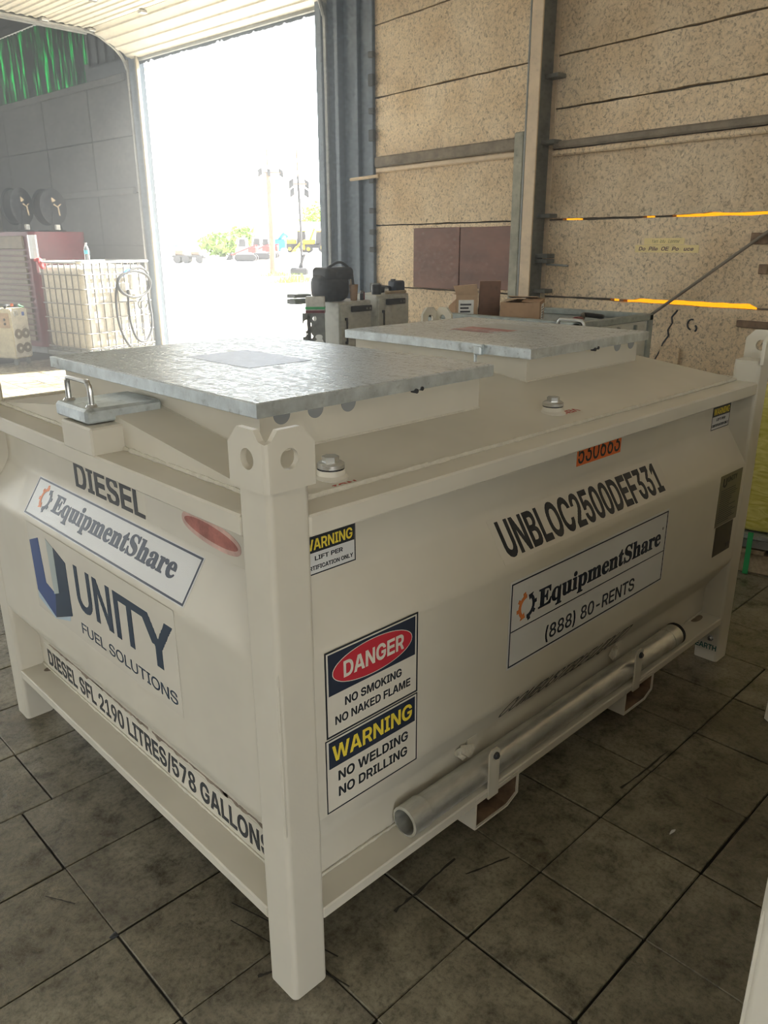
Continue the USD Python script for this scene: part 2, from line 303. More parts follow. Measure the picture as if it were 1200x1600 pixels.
for k, (x, y, z) in enumerate(cells[:298]): part(floor, 'tile', tile(x, y), M_['tile'][rng.integers(4)], smooth=False)
part(floor, 'tile_field', cat([tile(x, y) for x, y, z in cells[298:]]), M_['tile'][0], smooth=False, kind='stuff')

# --- door wall (local: s to the right seen from inside, o outward, z up)
A1 = math.radians(93.3); d1 = np.array([math.cos(A1), math.sin(A1), 0]); n1 = np.array([math.sin(A1), -math.cos(A1), 0])
MD = np.eye(4); MD[:3, 0], MD[:3, 1], MD[:3, 3] = -d1, n1, [4.905, 9.384, 0]
A2 = math.radians(84.0); d2 = np.array([math.cos(A2), math.sin(A2), 0]); n2 = np.array([math.sin(A2), -math.cos(A2), 0])
MR = np.eye(4); MR[:3, 0], MR[:3, 1], MR[:3, 3] = -d2, n2, [5.148, 5.167, 0]

wb = struct('wall_back', MD)
ss, zs = [-6.2, -4.0, -2.62, -1.24, -.16], [0, .72, 1.42, 2.10, 2.8, 3.52]
for i in range(4):
    for k in range(5):
        part(wb, 'wall_panel', box(ss[i]+.006, ss[i+1]-.006, 0, .12, zs[k]+.004, zs[k+1]-.004, .008), M_['dwall'])
part(wb, 'wall_backing', cat([box(-6.2, -.14, .06, .115, 0, 3.52), box(-6.2, 4.3, .10, .16, 4.5, 5.2), box(-1.3, 4.3, .10, .16, 3.74, 4.5), box(-1.4, -.1, .10, .16, 3.45, 3.80), box(-6.2, -4.4, .10, .16, 3.5, 4.5)]), M_['dclad'])
part(wb, 'girt', box(-6.2, -.2, -.05, .0, 2.08, 2.17, .01), M_['dwall'])
part(wb, 'ledge', box(-6.2, -.2, -.035, .0, 3.45, 3.54, .01), M_['dwall'])
xs = np.linspace(-4.4, -1.3, 94); prof = [(x, .12 + .018*math.sin(x*2*math.pi/.11)) for x in xs]
part(wb, 'translucent_sheet', prism(LineString(prof).buffer(.0015, cap_style=2), .96, (0, 0, 3.53)), M_['greensheet'], label='dirty green translucent sheet')
for s in np.arange(-6.1, 4.2, .22):
    if s < -4.4 or s > -1.3: part(wb, 'cladding_rib', box(s, s+.05, .07, .10, 3.76 if s > -1.3 else 3.55, 4.5, .01), M_['dclad'])
# jambs
part(wb, 'jamb', cat([box(-.16, .10, .0, .10, 0, 3.74, .006)]), M_['dgrey'])
part(wb, 'jamb_trim', box(.092, .128, -.03, .012, 0, 3.74, .004), mat('jamb_timber', (.34, .30, .22), .7, var=.25, scale=6))
part(wb, 'outer_frame', box(.10, .118, .10, .20, 0, 3.75, .003), M_['bwhite'])
part(wb, 'threshold', box(-.1, 4.3, -.05, .4, -.03, .004, .002), M_['ground'])
# dark steel section right of the door
for k, (a, b, o0) in enumerate([(3.47, 3.56, -.06), (3.56, 3.72, .02), (3.72, 3.78, -.05), (3.78, 3.97, .03), (3.97, 4.02, -.02), (4.02, 4.16, .02), (4.16, 4.24, -.04)]):
    part(wb, 'steel_strip', box(a+.002, b-.002, o0, .15, 0, 5.0, .006), M_['dgrey'])
for z in (.62, .95, 1.35, 1.52, 1.72, 2.0, 2.38, 2.62, 2.86, 3.1): part(wb, 'clip', box(4.20, 4.27, -.07, -.03, z, z+.10*(1 if z in (.95, 2.38, 2.86) else .5), .006), M_['dark'])
part(wb, 'conduit', cyl((3.95, -.07, 2.045), (4.34, -.07, 2.06), .016, 10), M_['column'])
for z, h in ((3.55, .14), (3.1, .4), (2.05, .02)): part(wb, 'glint_strip', box(3.575, 3.588, -.012, .018, z-h, z, .002), M_['steel'])  # bright strips painted in for the glints on the dark steel

# --- open overhead door
door = struct('door_1', MD)
def section(p, q, n_rib=4):
    p, q = np.array(p), np.array(q); L = np.linalg.norm(q-p); u = (q-p)/L
    nrm = np.array([u[1], -u[0]]); nrm = nrm if nrm[1] < 0 else -nrm    # under face
    O = np.array([-.02, p[0], p[1]]); V = np.array([0, u[0], u[1]]); N = np.array([0, nrm[0], nrm[1]])
    poly = [(0.004, 0)]; w = L/(n_rib*2+1)
    for k in range(n_rib):
        a = w*(2*k+1); poly += [(a, 0), (a+.012, .013), (a+w-.012, .013), (a+w, 0)]
    poly += [(L-.004, 0), (L-.004, -.045), (.004, -.045)]
    m = prism(Polygon(poly), 3.58, O, V, N); 
    if m.bounds[1][0] < 1: m = prism(Polygon(poly), 3.58, O + np.array([3.58, 0, 0]), V, N)
    return m
rail = [(.03, 3.655), (-.545, 3.925)]
for a in np.arange(-.545, -4.6, -.585): rail.append((a-.585, 3.935))
for p, q in zip(rail[:-1], rail[1:]): part(door, 'door_section', section(p, q, 4 if p[0] > -.1 else 5), M_['doorcream'])
xs = np.linspace(-.02, 3.56, 120); low = 3.60 + .012*rng.random(120) + .02*(rng.random(120) > .9)
part(door, 'bottom_seal', prism(Polygon([(-.02, 3.66)] + list(zip(xs, low)) + [(3.56, 3.66)]), .012, (0, .055, 0), (1, 0, 0), (0, 0, 1)), mat('torn_seal', (.10, .12, .15), .6, var=.3))
part(door, 'bottom_bar', box(-.02, 3.56, .0, .05, 3.635, 3.665, .004), M_['greysteel'])
for sd in (-.055, 3.60):
    cur = [(sd, -.045, 0.02), (sd, -.045, 3.35), (sd, -.06, 3.55), (sd, -.13, 3.70), (sd, -.30, 3.82), (sd, -.545, 3.90), (sd, -1.2, 3.905), (sd, -4.6, 3.905)]
    part(door, 'track', tube(curve(cur, 60), .021, 6), M_['track'])
    part(door, 'track_angle', box(sd-.045, sd-.01, -4.6, -.55, 3.865, 3.95, .004), M_['greysteel'])
for sd in (.0, 1.15, 2.3, 3.5):
    for (o, z) in rail[1:5]: part(door, 'hinge', box(sd, sd+.07, o-.045, o+.045, z-.045, z-.012, .006), M_['track'])
for o in (-.9, -2.1): part(door, 'hanger', box(-.09, -.06, o-.03, o+.03, 3.9, 5.0, .004), M_['greysteel'])

# --- right wall of rough boards with open joints
wr = struct('wall_right', MR)
wr_z = [0.0, .42, 1.02, 1.605, 2.12, 2.40, 2.76, 3.37, 3.96, 4.55, 5.15]
def wob(n, a): return np.convolve(rng.normal(size=n+6), np.ones(4)/4, 'same')[3:n+3]*a
def board(s0, s1, z0, z1, lowgap=None, k=0):
    n = 36; x = np.linspace(s0, s1, n)
    lo = z0 + .004 + np.abs(wob(n, .006)); hi = z1 - .004 - np.abs(wob(n, .006))
    if lowgap is not None: lo = lo + lowgap(x)*np.clip(1+wob(n, .35), .2, 1.6)
    poly = Polygon(list(zip(x, lo)) + list(zip(x[::-1], hi[::-1])))
    return prism(poly.buffer(0), .045, (0, .045, 0), (1, 0, 0), (0, 0, 1))
def gap_low(x):    # open joint at z 1.02
    return np.where((x > 2.8) & (x < 3.12), .006, 0) + np.where((x >= 3.12) & (x < 4.02), .022, 0) + np.where((x >= 2.6) & (x <= 2.8), .003, 0)
def gap_mid(x):    # open joint at z 1.605
    return np.where((x > 2.32) & (x < 2.52), .006, 0) + np.where((x > 2.62) & (x < 3.3), .0035, 0) + np.where((x >= 3.3) & (x < 3.62), .003, 0) + np.where((x >= 3.62) & (x < 4.3), .007, 0)
for bay, (a, b) in enumerate([(.01, 2.15), (2.16, 4.25), (4.26, 8.3), (8.31, 12.6)]):
    for k in range(len(wr_z)-1):
        if bay == 0 and k in (4,): continue
        z0, z1 = wr_z[k], wr_z[k+1]
        if bay == 0 and k == 5: z0 = 2.12
        g = gap_low if (bay == 1 and k == 2) else gap_mid if (bay == 1 and k == 3) else None
        part(wr, 'wall_board', board(a, b, z0, z1, g), M_['panel'][(k+bay) % 3], smooth=False)
part(wr, 'unseen_outer_sheet', box(.0, 12.6, .14, .145, 0, 5.15), M_['yellowsheet'])  # out of view behind the boards, tints daylight in the open joints
part(wr, 'unseen_packing', prism(sbox(0, 0, 12.6, 5.15).difference(unary_union([sbox(3.0, .98, 4.04, 1.10), sbox(3.34, 1.57, 4.36, 1.66), sbox(2.36, 1.57, 2.56, 1.64), sbox(2.88, 1.0, 2.96, 1.05), sbox(3.1, 1.59, 3.2, 1.63)])), .05, (0, .11, 0), (1, 0, 0), (0, 0, 1)), M_['girt'])  # unseen sheet, blocks daylight behind all but the bright joints
part(wr, 'girt', cat([box(.05, 2.1, -.05, .0, 2.14, 2.235, .012)]), M_['girt'])
part(wr, 'girt', box(.05, 2.1, -.035, .0, 2.09, 2.135, .01), M_['column'])
part(wr, 'girt', box(2.3, 6.2, -.05, .0, 2.065, 2.105, .01), M_['panel'][0])
part(wr, 'girt', box(2.3, 6.2, -.05, .0, 2.115, 2.17, .012), M_['girt'])
part(wr, 'column', cat([box(2.165, 2.275, -.20, -.185, 0, 5.1, .003), box(2.205, 2.22, -.185, .0, 0, 5.1), box(2.16, 2.28, -.012, .0, 0, 5.1, .003)]), M_['column'])
part(wr, 'shaded_column_web', box(2.22, 2.236, -.184, -.012, 0, 5.1), M_['columngrey'])  # dark grey puts the shade of the web recess into the colour
part(wr, 'packing_post', box(2.03, 2.135, -.19, -.02, 0, 2.25, .01), M_['mossy'])
part(wr, 'column_angle', box(2.145, 2.163, -.20, -.10, 0, 5.1, .003), M_['greysteel'])
for z in (1.05, 1.28, 1.32, 1.62, 2.15, 2.6): part(wr, 'cleat', box(2.22, 2.36, -.10, -.004, z, z+.03, .004), M_['columngrey'])
part(wr, 'rod', cyl((2.30, -.03, 1.27), (2.52, -.03, 1.262), .008, 8), M_['greysteel'])
part(wr, 'tie_rod', cyl((3.30, -.06, .92), (4.55, -.06, 1.82), .011, 8), M_['girt'])
part(wr, 'flat_bar', box(3.96, 4.6, -.03, 0, .90, .945, .004), M_['rust'])
part(wr, 'bracket', box(3.98, 4.1, -.04, 0, 1.42, 1.49, .004), M_['rust'])
part(wr, 'bracket', box(4.06, 4.12, -.04, 0, 1.24, 1.30, .004), M_['rust'])
part(wr, 'patch', box(3.40, 3.56, -.02, 0, .56, .72, .004), M_['panel'][2])
cr = [(3.5, .98), (3.46, .93), (3.47, .89), (3.44, .84), (3.45, .8), (3.41, .74), (3.40, .70), (3.36, .62), (3.33, .55)]
for p, q in zip(cr[:-1], cr[1:]): part(wr, 'crack', cyl((p[0], .0, p[1]), (q[0], 0, q[1]), .0045+.003*rng.random(), 5), M_['dark'])
part(wr, 'paint_mark', tube([(3.62+.03*math.cos(a), -.002, .89+.035*math.sin(a)) for a in np.linspace(1.2, 4.6, 14)], .006, 6), M_['dark'])
part(wr, 'paint_mark', tube([(3.65+.012*math.cos(a), -.002, .865+.018*math.sin(a)) for a in np.linspace(-1.4, 1.6, 8)], .007, 6), M_['dark'])
ply = solo('plywood_board', cat([box(.63, 1.27, -.026, -.004, 1.03, 1.57, .004), box(1.275, 1.91, -.024, -.004, 1.05, 1.568, .004)]), M_['ply'], 'dark brown plywood board fixed to the rough wall left of the tan column', 'board', M=MR)
for i, (x0, x1, z0, z1, txt, tx) in enumerate([(3.172, 3.492, 1.419, 1.462, 'Yam  lotu   Lomme', .06), (3.102, 3.606, 1.366, 1.416, 'Do  Pile  OE  Po   uce', .03)]):
    t = thing('tape_note', ['shorter upper strip of yellow tape with faint writing on the wall', 'longer lower strip of yellow tape with purple handwriting on the wall'][i], 'label', None, MR)
    part(t, 'strip', prism(sbox(x0, z0, x1, z1), .002, (0, 0, 0), (1, 0, 0), (0, 0, 1)), M_['tape'])
    part(t, 'lettering', prism(T(txt, x0+tx, z0+.012, (x1-x0)-tx-.04, (z1-z0)*.55, 400 if i == 0 else 700, shear=.25), .0006, (0, -.002, 0), (1, 0, 0), (0, 0, 1)), mat(f'tape_ink_{i}', (.22, .18, .06) if i == 0 else (.10, .045, .06), .6))

# --- the rest of the shell (out of view): end walls, roof, doorways placed to light the hall
def wall_with_hole(axis, at, a0, a1, h0, h1, hz, t=.2, top=5.2):
    segs = [(a0, h0, 0, top), (h1, a1, 0, top), (h0, h1, hz, top)]
    return cat([box(*((p, q, at, at+t) if axis == 'y' else (at, at+t, p, q)), z0, z1) for p, q, z0, z1 in segs if q > p])
wl = struct('wall_left'); part(wl, 'unseen_wall_face', wall_with_hole('y', 14.0, -9.2, 5.0, -8.7, 2.8, 4.7), M_['farwall'])
wf = struct('wall_front'); part(wf, 'unseen_wall_face', wall_with_hole('x', -9.2, -7.2, 14.2, 2.6, 6.4, 4.0), M_['farwall'])
we = struct('wall_end'); part(we, 'unseen_wall_face', wall_with_hole('y', -7.2, -9.2, 6.5, -6.0, -.5, 3.4), M_['farwall'])
ceil = struct('ceiling'); part(ceil, 'roof_sheet', box(-9.2, 5.3, -7.2, 14.2, 5.15, 5.25), M_['roofing'])
for x in (-7, -4.2, -1.4, 1.4): part(ceil, 'roof_beam', box(x-.07, x+.07, -7.0, 13.9, 4.95, 5.15, .01), M_['greysteel'])

# --- haze volume added inside the hall, imitates lens glare round the doorway
if HAZE:
    air = usdkit.material(stage, '/World/Looks/glare_haze_air', {'v': ('principled_volume', {'color': (.95, .96, .94), 'density': HAZE, 'anisotropy': .78})}, [], volume='v.volume')
    path = '/World/glare_haze'; usdkit.mesh(stage, path, prism(Polygon([(-9, 1.75), (2.15, 1.75), (2.6, -7), (3.7, -7), (4.82, 5.2), (4.82, 13.9), (-9, 13.9)]), 5.07, (0, 0, .03)), air)
    tag(path, 'pale haze added in the hall to imitate lens glare round the doorway', 'haze', kind='structure')

# --- ceiling tube lamps, out of view, placed to light tank side and left floor
def lamp(x, y, first=[None]):
    lab = 'unseen long tube lamp hanging on two rods from a roof beam'
    if first[0] is None:
        t = thing('unseen_tube_lamp', lab, 'lamp', 'unseen ceiling tube lamps', TR(x, y, 4.35)); first[0] = t
        part(t, 'housing', box(-.09, .09, -.75, .75, .02, .09, .015), M_['offwhite'])
        for k in (-.045, .045): part(t, 'tube', cyl((k, -.7, 0), (k, .7, 0), .016, 10), M_['tubelight'])
        for k in (-.5, .5): part(t, 'rod', cyl((0, k, .08), (0, k, .598), .006, 6), M_['greysteel'])
    else: dup(first[0], 'unseen_tube_lamp', TR(x, y, 4.35), lab, 'lamp', 'unseen ceiling tube lamps')
for x, y in [(-4.2, -4.2), (-1.4, -4.2), (1.4, -4.2), (-4.2, -2.4), (-1.4, -2.6), (1.4, 4.4), (-1.4, 4.4), (1.4, 6.4), (-1.4, 6.4)]: lamp(x, y)

# ================================================================== THE TANK
TL, TW, PW = 2.0, 1.464, .0855
tank = thing('fuel_tank', 'large cream-white steel fuel tank on four posts with two galvanised roof hatches', 'fuel tank')
# body: rings of inset rectangles with softened creases
prof = [(.077, .165), (.075, .28), (.002, .396), (.002, .746), (.073, .855), (.073, 1.012)]
def soften(P, r=.016, n=4):
    out = [np.array(P[0])]
    for a, b, c in zip(P[:-2], P[1:-1], P[2:]):
        a, b, c = map(np.array, (a, b, c)); u = (a-b)/np.linalg.norm(a-b); v = (c-b)/np.linalg.norm(c-b)
        for t in np.linspace(0, 1, n): out.append((1-t)**2*(b+u*r) + 2*t*(1-t)*b + t*t*(b+v*r))
    return np.array(out + [np.array(P[-1])])
rings = soften(prof); V = []; Fc = []
for i, z in rings: V += [(i, i, z), (TL-i, i, z), (TL-i, TW-i, z), (i, TW-i, z)]
for k in range(len(rings)-1):
    for j in range(4):
        a, b = 4*k+j, 4*k+(j+1) % 4; Fc += [[a, b, b+4], [a, b+4, a+4]]
n = 4*len(rings); Fc += [[0, 2, 1], [0, 3, 2], [n-4, n-3, n-2], [n-4, n-2, n-1]]
part(tank, 'body', trimesh.Trimesh(V, Fc, process=False), M_['white'], smooth=25)
zr = lambda y: 1.013 + .118*(min(y, TW-y)-.075)
roof = hull([(x, y, z) for x in (.072, TL-.072) for y, z in ((.072, .99), (.072, 1.013), (TW/2, zr(TW/2)), (TW-.072, 1.013), (TW-.072, .99))])
part(tank, 'roof', roof, M_['white'], smooth=False)
def bead(p0, p1, r=.006):
    L = np.linalg.norm(np.subtract(p1, p0)); k = int(L/.012)+2; t = np.linspace(0, 1, k)[:, None]
    return tube(np.array(p0)*(1-t)+np.array(p1)*t, r*(1+.18*rng.normal(size=k)), 6)
wz = 1.013
for p0, p1 in [((.09, .072, wz), (TL-.09, .072, wz)), ((.09, TW-.072, wz), (TL-.09, TW-.072, wz)), ((.072, .09, wz), (.072, TW-.09, wz)), ((TL-.072, .09, wz), (TL-.072, TW-.09, wz))]:
    part(tank, 'weld_bead', bead(p0, p1), M_['weld'])
# posts with lifting plates
leg = Polygon([(-.009, 1.066), (.090, 1.066), (.090, 1.138), (.062, 1.166), (.018, 1.166), (.006, 1.150), (-.009, 1.144)]).difference(Point(.0385, 1.117).buffer(.0175, quad_segs=8))
def orient(m, fx, fy):
    m = m.copy(); A = np.diag([-1. if fx else 1., -1. if fy else 1., 1., 1.]); A[0, 3] = TL if fx else 0; A[1, 3] = TW if fy else 0
    m.apply_transform(A)
    if np.linalg.det(A[:3, :3]) < 0 and m.volume < 0: m.invert()
    return m
for fx in (0, 1):
    for fy in (0, 1):
        po = prism(rrect(0, 0, PW, PW, .012), 1.066); po = part(tank, 'corner_post', orient(po, fx, fy), M_['white'], smooth=40)
        cap = prism(rrect(.002, .002, PW-.001, PW-.001, .01), .012, (0, 0, 1.064))
        part(po, 'post_cap', orient(cap, fx, fy), M_['white'])
        A = prism(leg, .011, (0, .002, 0), (1, 0, 0), (0, 0, 1)); B = prism(affinity.scale(leg, -1, 1, origin=(0, 0)), .011, (.002, 0, 0), (0, -1, 0), (0, 0, 1))
        tom = lambda m: m3.Manifold(m3.Mesh(np.asarray(m.vertices, np.float32), np.asarray(m.faces, np.uint32)))
        um = ((tom(A) + tom(B)) ^ tom(prism(rrect(-.009, -.009, .3, .3, .013), .4, (0, 0, .9)))).to_mesh()
        part(po, 'lifting_plate', orient(trimesh.Trimesh(um.vert_properties[:, :3], um.tri_verts, process=False), fx, fy), M_['white'], smooth=20)
# rails
a0, a1, b0, b1 = PW-.003, TL-PW+.003, PW-.003, TW-PW+.003
part(tank, 'top_rail', box(a0, a1, .001, .074, .970, 1.010, .004), M_['white']); part(tank, 'top_rail', box(a0, a1, TW-.074, TW-.001, .970, 1.010, .004), M_['white'])
part(tank, 'top_rail', box(.001, .074, b0, b1, .970, 1.010, .004), M_['white']); part(tank, 'top_rail', box(TL-.074, TL-.001, b0, b1, .970, 1.010, .004), M_['white'])
part(tank, 'base_rail', box(a0, a1, .003, .09, .150, .1765, .003), M_['white']); part(tank, 'base_rail', box(a0, a1, TW-.09, TW-.003, .150, .1765, .003), M_['white'])
part(tank, 'base_rail', box(.003, .09, b0, b1, .150, .1765, .003), M_['white']); part(tank, 'base_rail', box(TL-.09, TL-.003, b0, b1, .150, .1765, .003), M_['white'])
part(tank, 'seam', bead((.09, .0735, .179), (TL-.09, .0735, .179), .004), M_['weld']); part(tank, 'seam', bead((.0735, .09, .179), (.0735, TW-.09, .179), .004), M_['weld'])
part(tank, 'floor_plate', box(.05, TL-.05, .05, TW-.05, .145, .168), M_['white'])
for x0 in (.556, 1.257):
    o = Polygon([(x0, .167), (x0, .082), (x0+.130, .080), (x0+.172, .099), (x0+.172, .167)]); i = o.buffer(-.005, join_style=2)
    fp = part(tank, 'fork_pocket', prism(o.difference(i), TW-.002, (0, .001, 0), (1, 0, 0), (0, 0, 1), base=-TW+.002), M_['white'], smooth=20)
    part(fp, 'pocket_lining', prism(i.difference(i.buffer(-.002, join_style=2)), TW-.012, (0, .006, 0), (1, 0, 0), (0, 0, 1), base=-TW+.012), M_['rust'], smooth=20)
# hatches
hinges = {}
for k, (x0, x1, y0, y1) in enumerate([(.166, .880, .256, 1.212), (1.184, 1.857, .362, 1.155)]):
    c = .026; cx0, cx1, cy0, cy1 = x0+c, x1-c*.6, y0+c+.004, y1-c
    wall = sbox(cx0, cy0, cx1, cy1).difference(sbox(cx0+.006, cy0+.006, cx1-.006, cy1-.006))
    h = part(tank, 'hatch_collar', prism(sbox(cx0, cy0, cx1, cy1), .135, (0, 0, 1.0)), M_['white'], smooth=20)
    part(h, 'collar_weld', tube(np.array([(cx0, cy0, zr(cy0)), (cx1, cy0, zr(cy0)), (cx1, TW/2, zr(TW/2)), (cx1, cy1, zr(cy1)), (cx0, cy1, zr(cy1)), (cx0, TW/2, zr(TW/2))]), .004, 6, closed=True), M_['weld'])
    for vx in ((.246, .333, .424) if k == 0 else (1.712, 1.800)):
        hole = Point(vx, 1.114).buffer(.021, quad_segs=8)
        part(h, 'vent_hole_disc', prism(hole, .0012, (0, cy0, 0), (1, 0, 0), (0, 0, 1), base=-.0004), M_['darkhole'], label='dark disc drawn as a round hole half under the lid')  # flat discs, the dark of each opening is in the colour
    lid = box(x0, x1, y0, y1, 1.1225, 1.150, .0035)
    l = part(tank, 'hatch_lid', lid, M_['lid'], smooth=False, label='near galvanised hatch lid with scuffed swirls' if k == 0 else 'far galvanised hatch lid with a faded red label')
    e = .0014
    part(l, 'lid_edge', cat([box(x0-e, x1+e, y0-e, y0+.002, 1.1205, 1.1485, .001), box(x0-e, x1+e, y1-.002, y1+e, 1.1205, 1.1485, .001), box(x0-e, x0+.002, y0, y1, 1.1205, 1.1485, .001), box(x1-.002, x1+e, y0, y1, 1.1205, 1.1485, .001)]), M_['galv'], smooth=False)
    if k == 0:
        part(l, 'lid_label', prism(sbox(.415, .635, .610, .925), .0006, (0, 0, 1.150)), mat('lid_label_blue', (.48, .52, .62), .40, metal=.4, var=.08, scale=20))
    else:
        part(l, 'lid_label', prism(sbox(1.455, .665, 1.715, .90), .0006, (0, 0, 1.150)), mat('lid_label_grey', (.50, .52, .52), .5, var=.1, scale=20))
        rp = unary_union([sbox(.0, .0, .20, .055)]+[sbox(.0, -.02-.016*i, .20*rng.uniform(.6, 1), -.012-.016*i) for i in range(4)])
        part(l, 'warning_print', prism(affinity.translate(rp, 0, 0), .0004, (1.50, .885, 1.1506), (0, -1, 0), (1, 0, 0)), mat('faded_red', (.42, .20, .19), .5, var=.25, scale=25))
    # bolts on the lid edge facing the long side, hinge on the gap side
    for bx in ((.60,) if k == 0 else (1.52,)):
        part(l, 'edge_bolt', cat([cyl((bx, y0-.006, 1.119), (bx, y0+.01, 1.119), .0055, 8), cyl((bx+.02, y0-.004, 1.122), (bx+.02, y0+.01, 1.122), .005, 8)]), M_['dark'])
    if k == 1:
        hy = .545
        part(l, 'hinge', cat([box(x0-.020, x0+.004, hy-.016, hy+.010, 1.118, 1.146, .004), cyl((x0-.014, hy-.02, 1.146), (x0-.014, hy+.012, 1.146), .006, 10), box(x0-.012, x0+.0, hy+.010, hy+.016, 1.07, 1.146, .002)]), M_['galv'])
    hx = x0 if k == 0 else x1; sg = -1 if k == 0 else 1
    end = .006 if k == 0 else TL-.006; lo, hi = min(hx, end), max(hx, end)
    tr = diff(box(lo-(.02 if k else 0), hi+(0 if k else .02), .655, .812, 1.070, 1.103, .006), box(lo+.004, hi-.004, .66, .807, 1.060, 1.096))
    tray = part(tank, 'latch_tray', tr, M_['galv'], smooth=20, label='galvanised latch cover')
    hxp = end - sg*.028
    hp = [(hxp, .682, 1.102), (hxp, .682, 1.140), (hxp, .690, 1.152), (hxp, .700, 1.156), (hxp, .780, 1.156), (hxp, .790, 1.152), (hxp, .797, 1.142), (hxp, .797, 1.102)]
    part(tray, 'handle', tube(curve(hp, 40), .0062, 10), M_['steel'], label='bent steel rod handle')
    for fy in (.682, .797): part(tray, 'handle_foot', lathe([(0, .006), (.010, .006), (.014, 0), (0, 0)], (hxp, fy, 1.1025), sides=14), M_['steel'])
    hb = (-.001, .082) if k == 0 else (TL-.082, TL+.001)
    part(tank, 'hasp_box', box(hb[0], hb[1], .625, .775, 1.006, 1.068, .004), M_['white'])
# vents
for vx, vy, txt, ts in [(.237, .128, 'ION', 1), (1.012, .162, 'VENT', -1)]:
    z0 = zr(vy)-.004
    v = part(tank, 'vent_socket', lathe([(0, .020), (.0255, .020), (.0275, .017), (.0275, .009), (.034, .004), (.034, 0), (0, 0)], (vx, vy, z0), sides=28), M_['white'])
    part(v, 'seal_ring', lathe([(0, .0225), (.0262, .0225), (.0262, .0195), (0, .0195)], (vx, vy, z0), sides=24), M_['rubber'])
    part(v, 'plug', lathe([(0, .033), (.022, .033), (.0265, .030), (.0265, .0225), (0, .0225)], (vx, vy, z0), sides=24), M_['steel'])
    part(v, 'plug_nut', prism(Polygon([(.0165*math.cos(a), .0165*math.sin(a)) for a in np.arange(6)*math.pi/3+.3]), .011, (vx, vy, z0+.033)), M_['steel'])
    if ts > 0: tp = T(txt, .0, 0, .055, .018, 600); O, Uu, Vv = (vx-.03, vy-.055, zr(vy-.055)), (1, 0, 0), (0, 1, .118)
    else: tp = T(txt, 0, 0, .085, .020, 600); O, Uu, Vv = (vx+.085, vy-.010, zr(vy-.010)), (-1, 0, 0), (0, -1, -.118)
    part(tank, 'roof_lettering', prism(tp, .0006, O, Uu, Vv, base=.0002), M_['redtext'])

# grounding pipe tube on the long side ledge
py, pz, pr = .036, .2115, .034
pipe = part(tank, 'storage_pipe', lathe([(pr, 0), (pr, 1.235), (pr-.006, 1.235), (pr-.006, 0), (pr, 0)], (.385, py, pz), (1, 0, 0), 32), M_['pipe'], smooth=40)
part(pipe, 'pipe_sleeve', lathe([(pr-.004, 0), (pr+.002, .002), (pr+.003, .055), (pr, .062), (pr-.004, .062), (pr-.006, .03), (pr-.004, 0)], (.345, py, pz), (1, 0, 0), 32), M_['pipe'], smooth=40)
part(pipe, 'pipe_plug', cyl((.40, py, pz), (.41, py, pz), pr-.005, 24), M_['greysteel'])
part(pipe, 'end_cap', lathe([(0, 0), (pr+.002, 0), (pr+.003, .012), (pr-.002, .016), (0, .016)], (1.612, py, pz), (1, 0, 0), 32), M_['rubber'], smooth=40, label='black rubber end cap')
part(pipe, 'pipe_sleeve', lathe([(pr, 0), (pr+.002, 0), (pr+.002, .05), (pr, .05), (pr, 0)], (1.56, py, pz), (1, 0, 0), 32), M_['pipe'], smooth=40)
for bx in (.600, 1.293):
    lug = lambda yy: prism(Polygon([(bx, .150), (bx+.038, .150), (bx+.038, .278), (bx+.030, .286), (bx+.008, .286), (bx, .278)]), .005, (0, yy, 0), (1, 0, 0), (0, 0, 1))
    b = part(tank, 'pipe_bracket', cat([lug(.0025), box(bx, bx+.038, .070, .078, .24, .286, .002)]), M_['white'])
    part(b, 'bolt', cat([cyl((bx+.021, -.004, .268), (bx+.021, .010, .268), .0055, 12), lathe([(0, .008), (.006, .008), (.0095, .004), (.0095, 0), (0, 0)], (bx+.021, -.003, .268), (0, -1, 0), 12)]), M_['dark'], label='dark round bolt head')
    part(b, 'wing_nut', cat([hull(rng.normal(size=(40, 3))*[.010, .006, .007] + [bx-.012, .060, .268]), hull(rng.normal(size=(40, 3))*[.008, .006, .007] + [bx-.028, .062, .262])]), M_['weld'])

# ------------------------------------------------------------------ stickers and signs
LONG = ((0, .0018, 0), (1, 0, 0), (0, 0, 1)); ENDP = ((.0018, 0, 0), (0, -1, 0), (0, 0, 1))      # flush faces: u, v in metres
def stick(parent, name, poly, m, fr, lift=0.0, label=None, t=.0005): return part(parent, name, prism(poly, t, *fr, base=.0002+lift), m, smooth=False, label=label)
def shifted(fr, du, dv):
    O, U, V = map(np.asarray, fr); V = V/np.linalg.norm(V); return (O + U*du + V*dv, U, V)
SL = ((0, .0022, .746), (1, 0, 0), (0, .071, .109)); SLL = math.hypot(.071, .109)
SE = ((.0022, 0, .746), (0, -1, 0), (.071, 0, .109)); SD = ((0, .075, .28), (1, 0, 0), (0, -.073, .116))
UP = ((0, .073, 0), (1, 0, 0), (0, 0, 1)); UPE = ((.073, 0, 0), (0, -1, 0), (0, 0, 1)); LOE = ((.0755, 0, 0), (0, -1, 0), (0, 0, 1))
